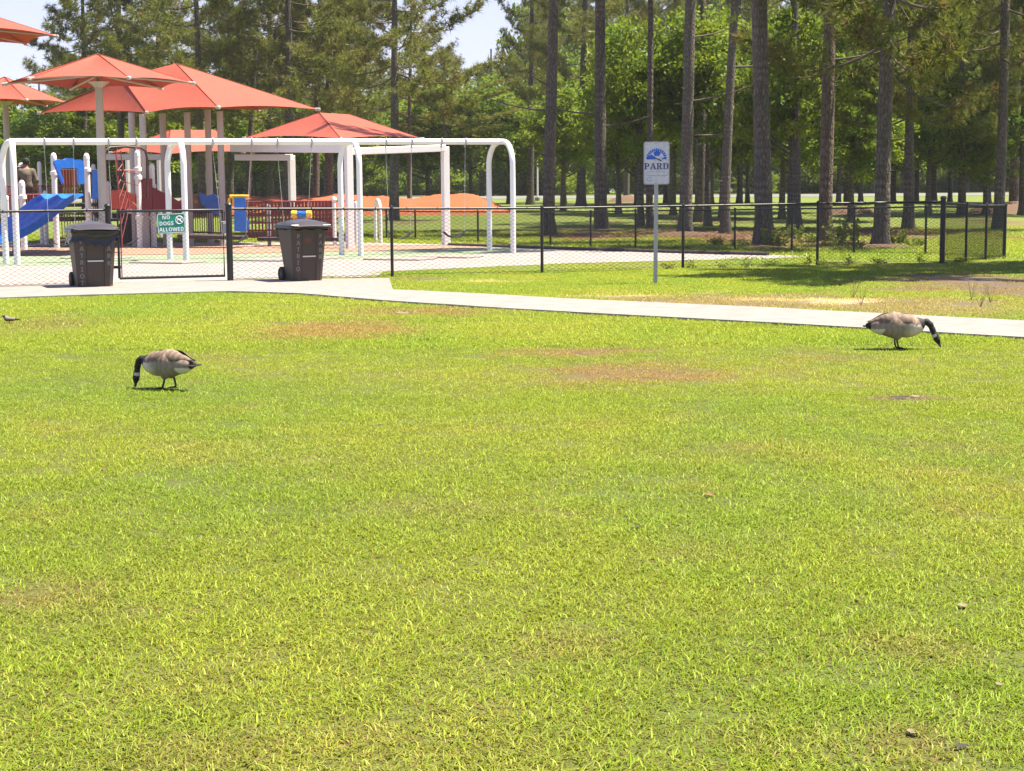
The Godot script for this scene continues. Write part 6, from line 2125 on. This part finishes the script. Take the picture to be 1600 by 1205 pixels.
func build_weeds() -> void:
	var big := [weed_mesh(61, 34, 0.75, 0.55, 0.13), weed_mesh(62, 26, 0.55, 0.6, 0.12)]
	var small := [weed_mesh(63, 8, 0.12, 0.12, 0.045), weed_mesh(64, 6, 0.18, 0.09, 0.045)]
	var rows := [
		[Vector3(7.329, 0.000, -46.207), 0, 0.7, "leafy weed clump at the foot of the thickest pine trunk"], [Vector3(6.398, 0.000, -46.401), 1, 0.5, "low weed clump left of the thickest pine trunk"], [Vector3(9.228, 0.000, -54.516), 0, 0.6, "dusky weeds round the slim grey trunk"], [Vector3(8.864, 0.000, -49.871), 1, 0.6, "weeds between the slim grey trunk and the reddish trunk"],
		[Vector3(9.853, 0.000, -49.647), 0, 0.95, "tallest bright weed clump, right of the reddish trunk"], [Vector3(8.795, 0.000, -45.903), 1, 0.5, "low weeds in front of the reddish trunk"], [Vector3(9.318, 0.000, -45.278), 1, 0.5, "low weeds between the reddish trunk and the flared pine"], [Vector3(11.147, 0.000, -48.162), 0, 0.6, "weed clump beside the flared pine's foot"], [Vector3(11.252, 0.000, -46.453), 1, 0.5, "weed clump between the flared pine and the thick corner post"], [Vector3(6.005, 0.000, -48.705), 1, 0.5, "low weeds under the thin curving trunk"],
	]
	for w in rows:
		var t := thing("weed_clump", w[3], "weeds", w[0], rng.randf() * TAU)
		t.scale = Vector3.ONE * w[2]
		stuff(put("stem", big[w[1]][0], M.twig, t))
		put("leaves", big[w[1]][1], M.leaf_deep if w[1] else M.leaf_bright, t)
	var k := 0
	for w in [[1046, 422], [1080, 421], [1130, 419], [1165, 418.5], [1203, 417], [1262, 415], [1284, 415], [1330, 413.6], [1378, 413], [1440, 412], [1500, 409.6]]:
		var names := ["just before the post past the park sign", "at the foot of the post past the park sign", "a little past that post", "midway along the second span past the sign", "in the second half of that span", "just before the next fence post", "at the foot of the next fence post", "one third along the last span", "midway along the last span", "just before the thick corner post", "under the short end fence"]
		var t := thing("fence_weed", "small weed under the fence, " + names[k], "weeds", [Vector3(3.230, 0.000, -34.003), Vector3(3.691, 0.000, -34.160), Vector3(4.399, 0.000, -34.571), Vector3(4.886, 0.000, -34.731), Vector3(5.435, 0.000, -35.003), Vector3(6.291, 0.000, -35.356), Vector3(6.603, 0.000, -35.430), Vector3(7.271, 0.000, -35.635), Vector3(7.959, 0.000, -35.777), Vector3(8.839, 0.000, -35.890), Vector3(9.850, 0.000, -36.576)][k] + Vector3(0, 0, rng.randf_range(-0.15, 0.1)), rng.randf() * TAU)
		stuff(put("stem", small[k % 2][0], M.twig, t))
		put("leaves", small[k % 2][1], M.leaf_deep, t)
		k += 1
	# dry stalks on the bare strip beyond the path
	k = 0
	for p in [Vector3(5.067, 0.000, -24.656), Vector3(6.617, 0.000, -23.905), Vector3(6.731, 0.000, -23.339), Vector3(6.343, 0.000, -22.468), Vector3(4.836, 0.000, -23.005)]:
		var t := thing("dry_stalk", ["dry stalk on the tan strip beyond the path, nearest the park sign", "dry stalk on the tan strip, furthest back above the goose by the path", "dry forked stalk on the tan strip, furthest from the park sign", "dry stalk on the tan strip, closest to the path", "short dry stalk on the tan strip straight above the goose by the path"][k], "weeds", p)
		var g := Geo.new()
		for i in 5:
			var a := rng.randf() * TAU
			g.tube(PackedVector3Array([Vector3.ZERO, Vector3(cos(a) * 0.05, 0.12, sin(a) * 0.05), Vector3(cos(a) * 0.12, 0.24 + rng.randf() * 0.08, sin(a) * 0.1)]), PackedFloat32Array([0.004, 0.003, 0.0015]), 4, false)
		stuff(put("stem", g.mesh(), M.dry_stem, t))
		k += 1


func curled_leaf(l: float, w: float, curl: float) -> ArrayMesh:
	var rows := []
	for j in 7:
		var v := j / 6.0
		var r := PackedVector3Array()
		for i in 5:
			var u := i / 4.0 * 2.0 - 1.0
			var half := w * 0.5 * pow(sin(clampf(v * 0.94 + 0.03, 0, 1) * PI), 0.7)
			r.append(Vector3((v - 0.5) * l, curl * (u * u * 0.5 + (v - 0.5) * (v - 0.5) * 1.6) + 0.008, u * half))
		rows.append(r)
	var g := Geo.new()
	g.grid(rows, Vector3.UP)
	return g.mesh()


func build_litter() -> void:
	var rows := [
		[Vector3(0.579, 0.000, -7.779), 0.085, 0.022, "dark_leaf", 0.5, "black twig-like leaf alone in the middle of the lawn"], [Vector3(1.284, 0.000, -4.622), 0.065, 0.028, "dark_leaf", 0.1, "dark leaf in the grass nearest the camera"], [Vector3(1.723, 0.000, -6.242), 0.055, 0.045, "pale_leaf", 0.4, "pale pinkish curled leaf on the open lawn"],
		[Vector3(1.169, 0.000, -4.749), 0.05, 0.04, "pale_leaf", 1.2, "pale leaf in the grass beside the dark leaf nearest the camera"], [Vector3(1.031, 0.000, -8.613), 0.07, 0.05, "dead_leaf", 0.8, "orange-brown leaf on the lawn beyond the black twig-like leaf"], [Vector3(-2.379, 0.000, -9.562), 0.06, 0.035, "dead_leaf", 0.3, "small brown leaf on the lawn below the lone goose"],
		[Vector3(-0.910, 0.000, -11.348), 0.06, 0.04, "dark_leaf", 1.0, "small dark leaf on the lawn between the two geese"], [Vector3(2.973, 0.000, -12.679), 0.16, 0.07, "dark_leaf", 0.05, "long dark scrap in the bare spot below the goose by the path"], [Vector3(3.113, 0.000, -12.731), 0.10, 0.07, "pale_leaf", 0.1, "white scrap in the bare spot below the goose by the path"], [Vector3(-1.364, 0.000, -5.696), 0.035, 0.02, "dark_leaf", 0.4, "tiny dark leaf on the near lawn by a brown patch"],
		[Vector3(6.597, 0.000, -30.154), 0.16, 0.12, "pale_leaf", 0.2, "white scrap of litter on the shaded grass before the fence"], [Vector3(-1.436, 0.000, -22.026), 0.28, 0.12, "pale_leaf", 0.1, "pale bare fleck on the brown strip beside the path"], [Vector3(1.562, 0.000, -5.217), 0.035, 0.03, "pale_leaf", 0.9, "small pale leaf by the picture's edge in the near grass"],
	]
	for w in rows:
		var o := put("fallen_leaf", curled_leaf(w[1] * 0.8, w[2] * 0.75, w[2] * 0.14), M[w[3]], self, Transform3D(Basis(Vector3.UP, w[4]) * Basis(Vector3.RIGHT, 0.18), w[0] + Vector3.UP * 0.004))
		tag(o, w[5], "litter")
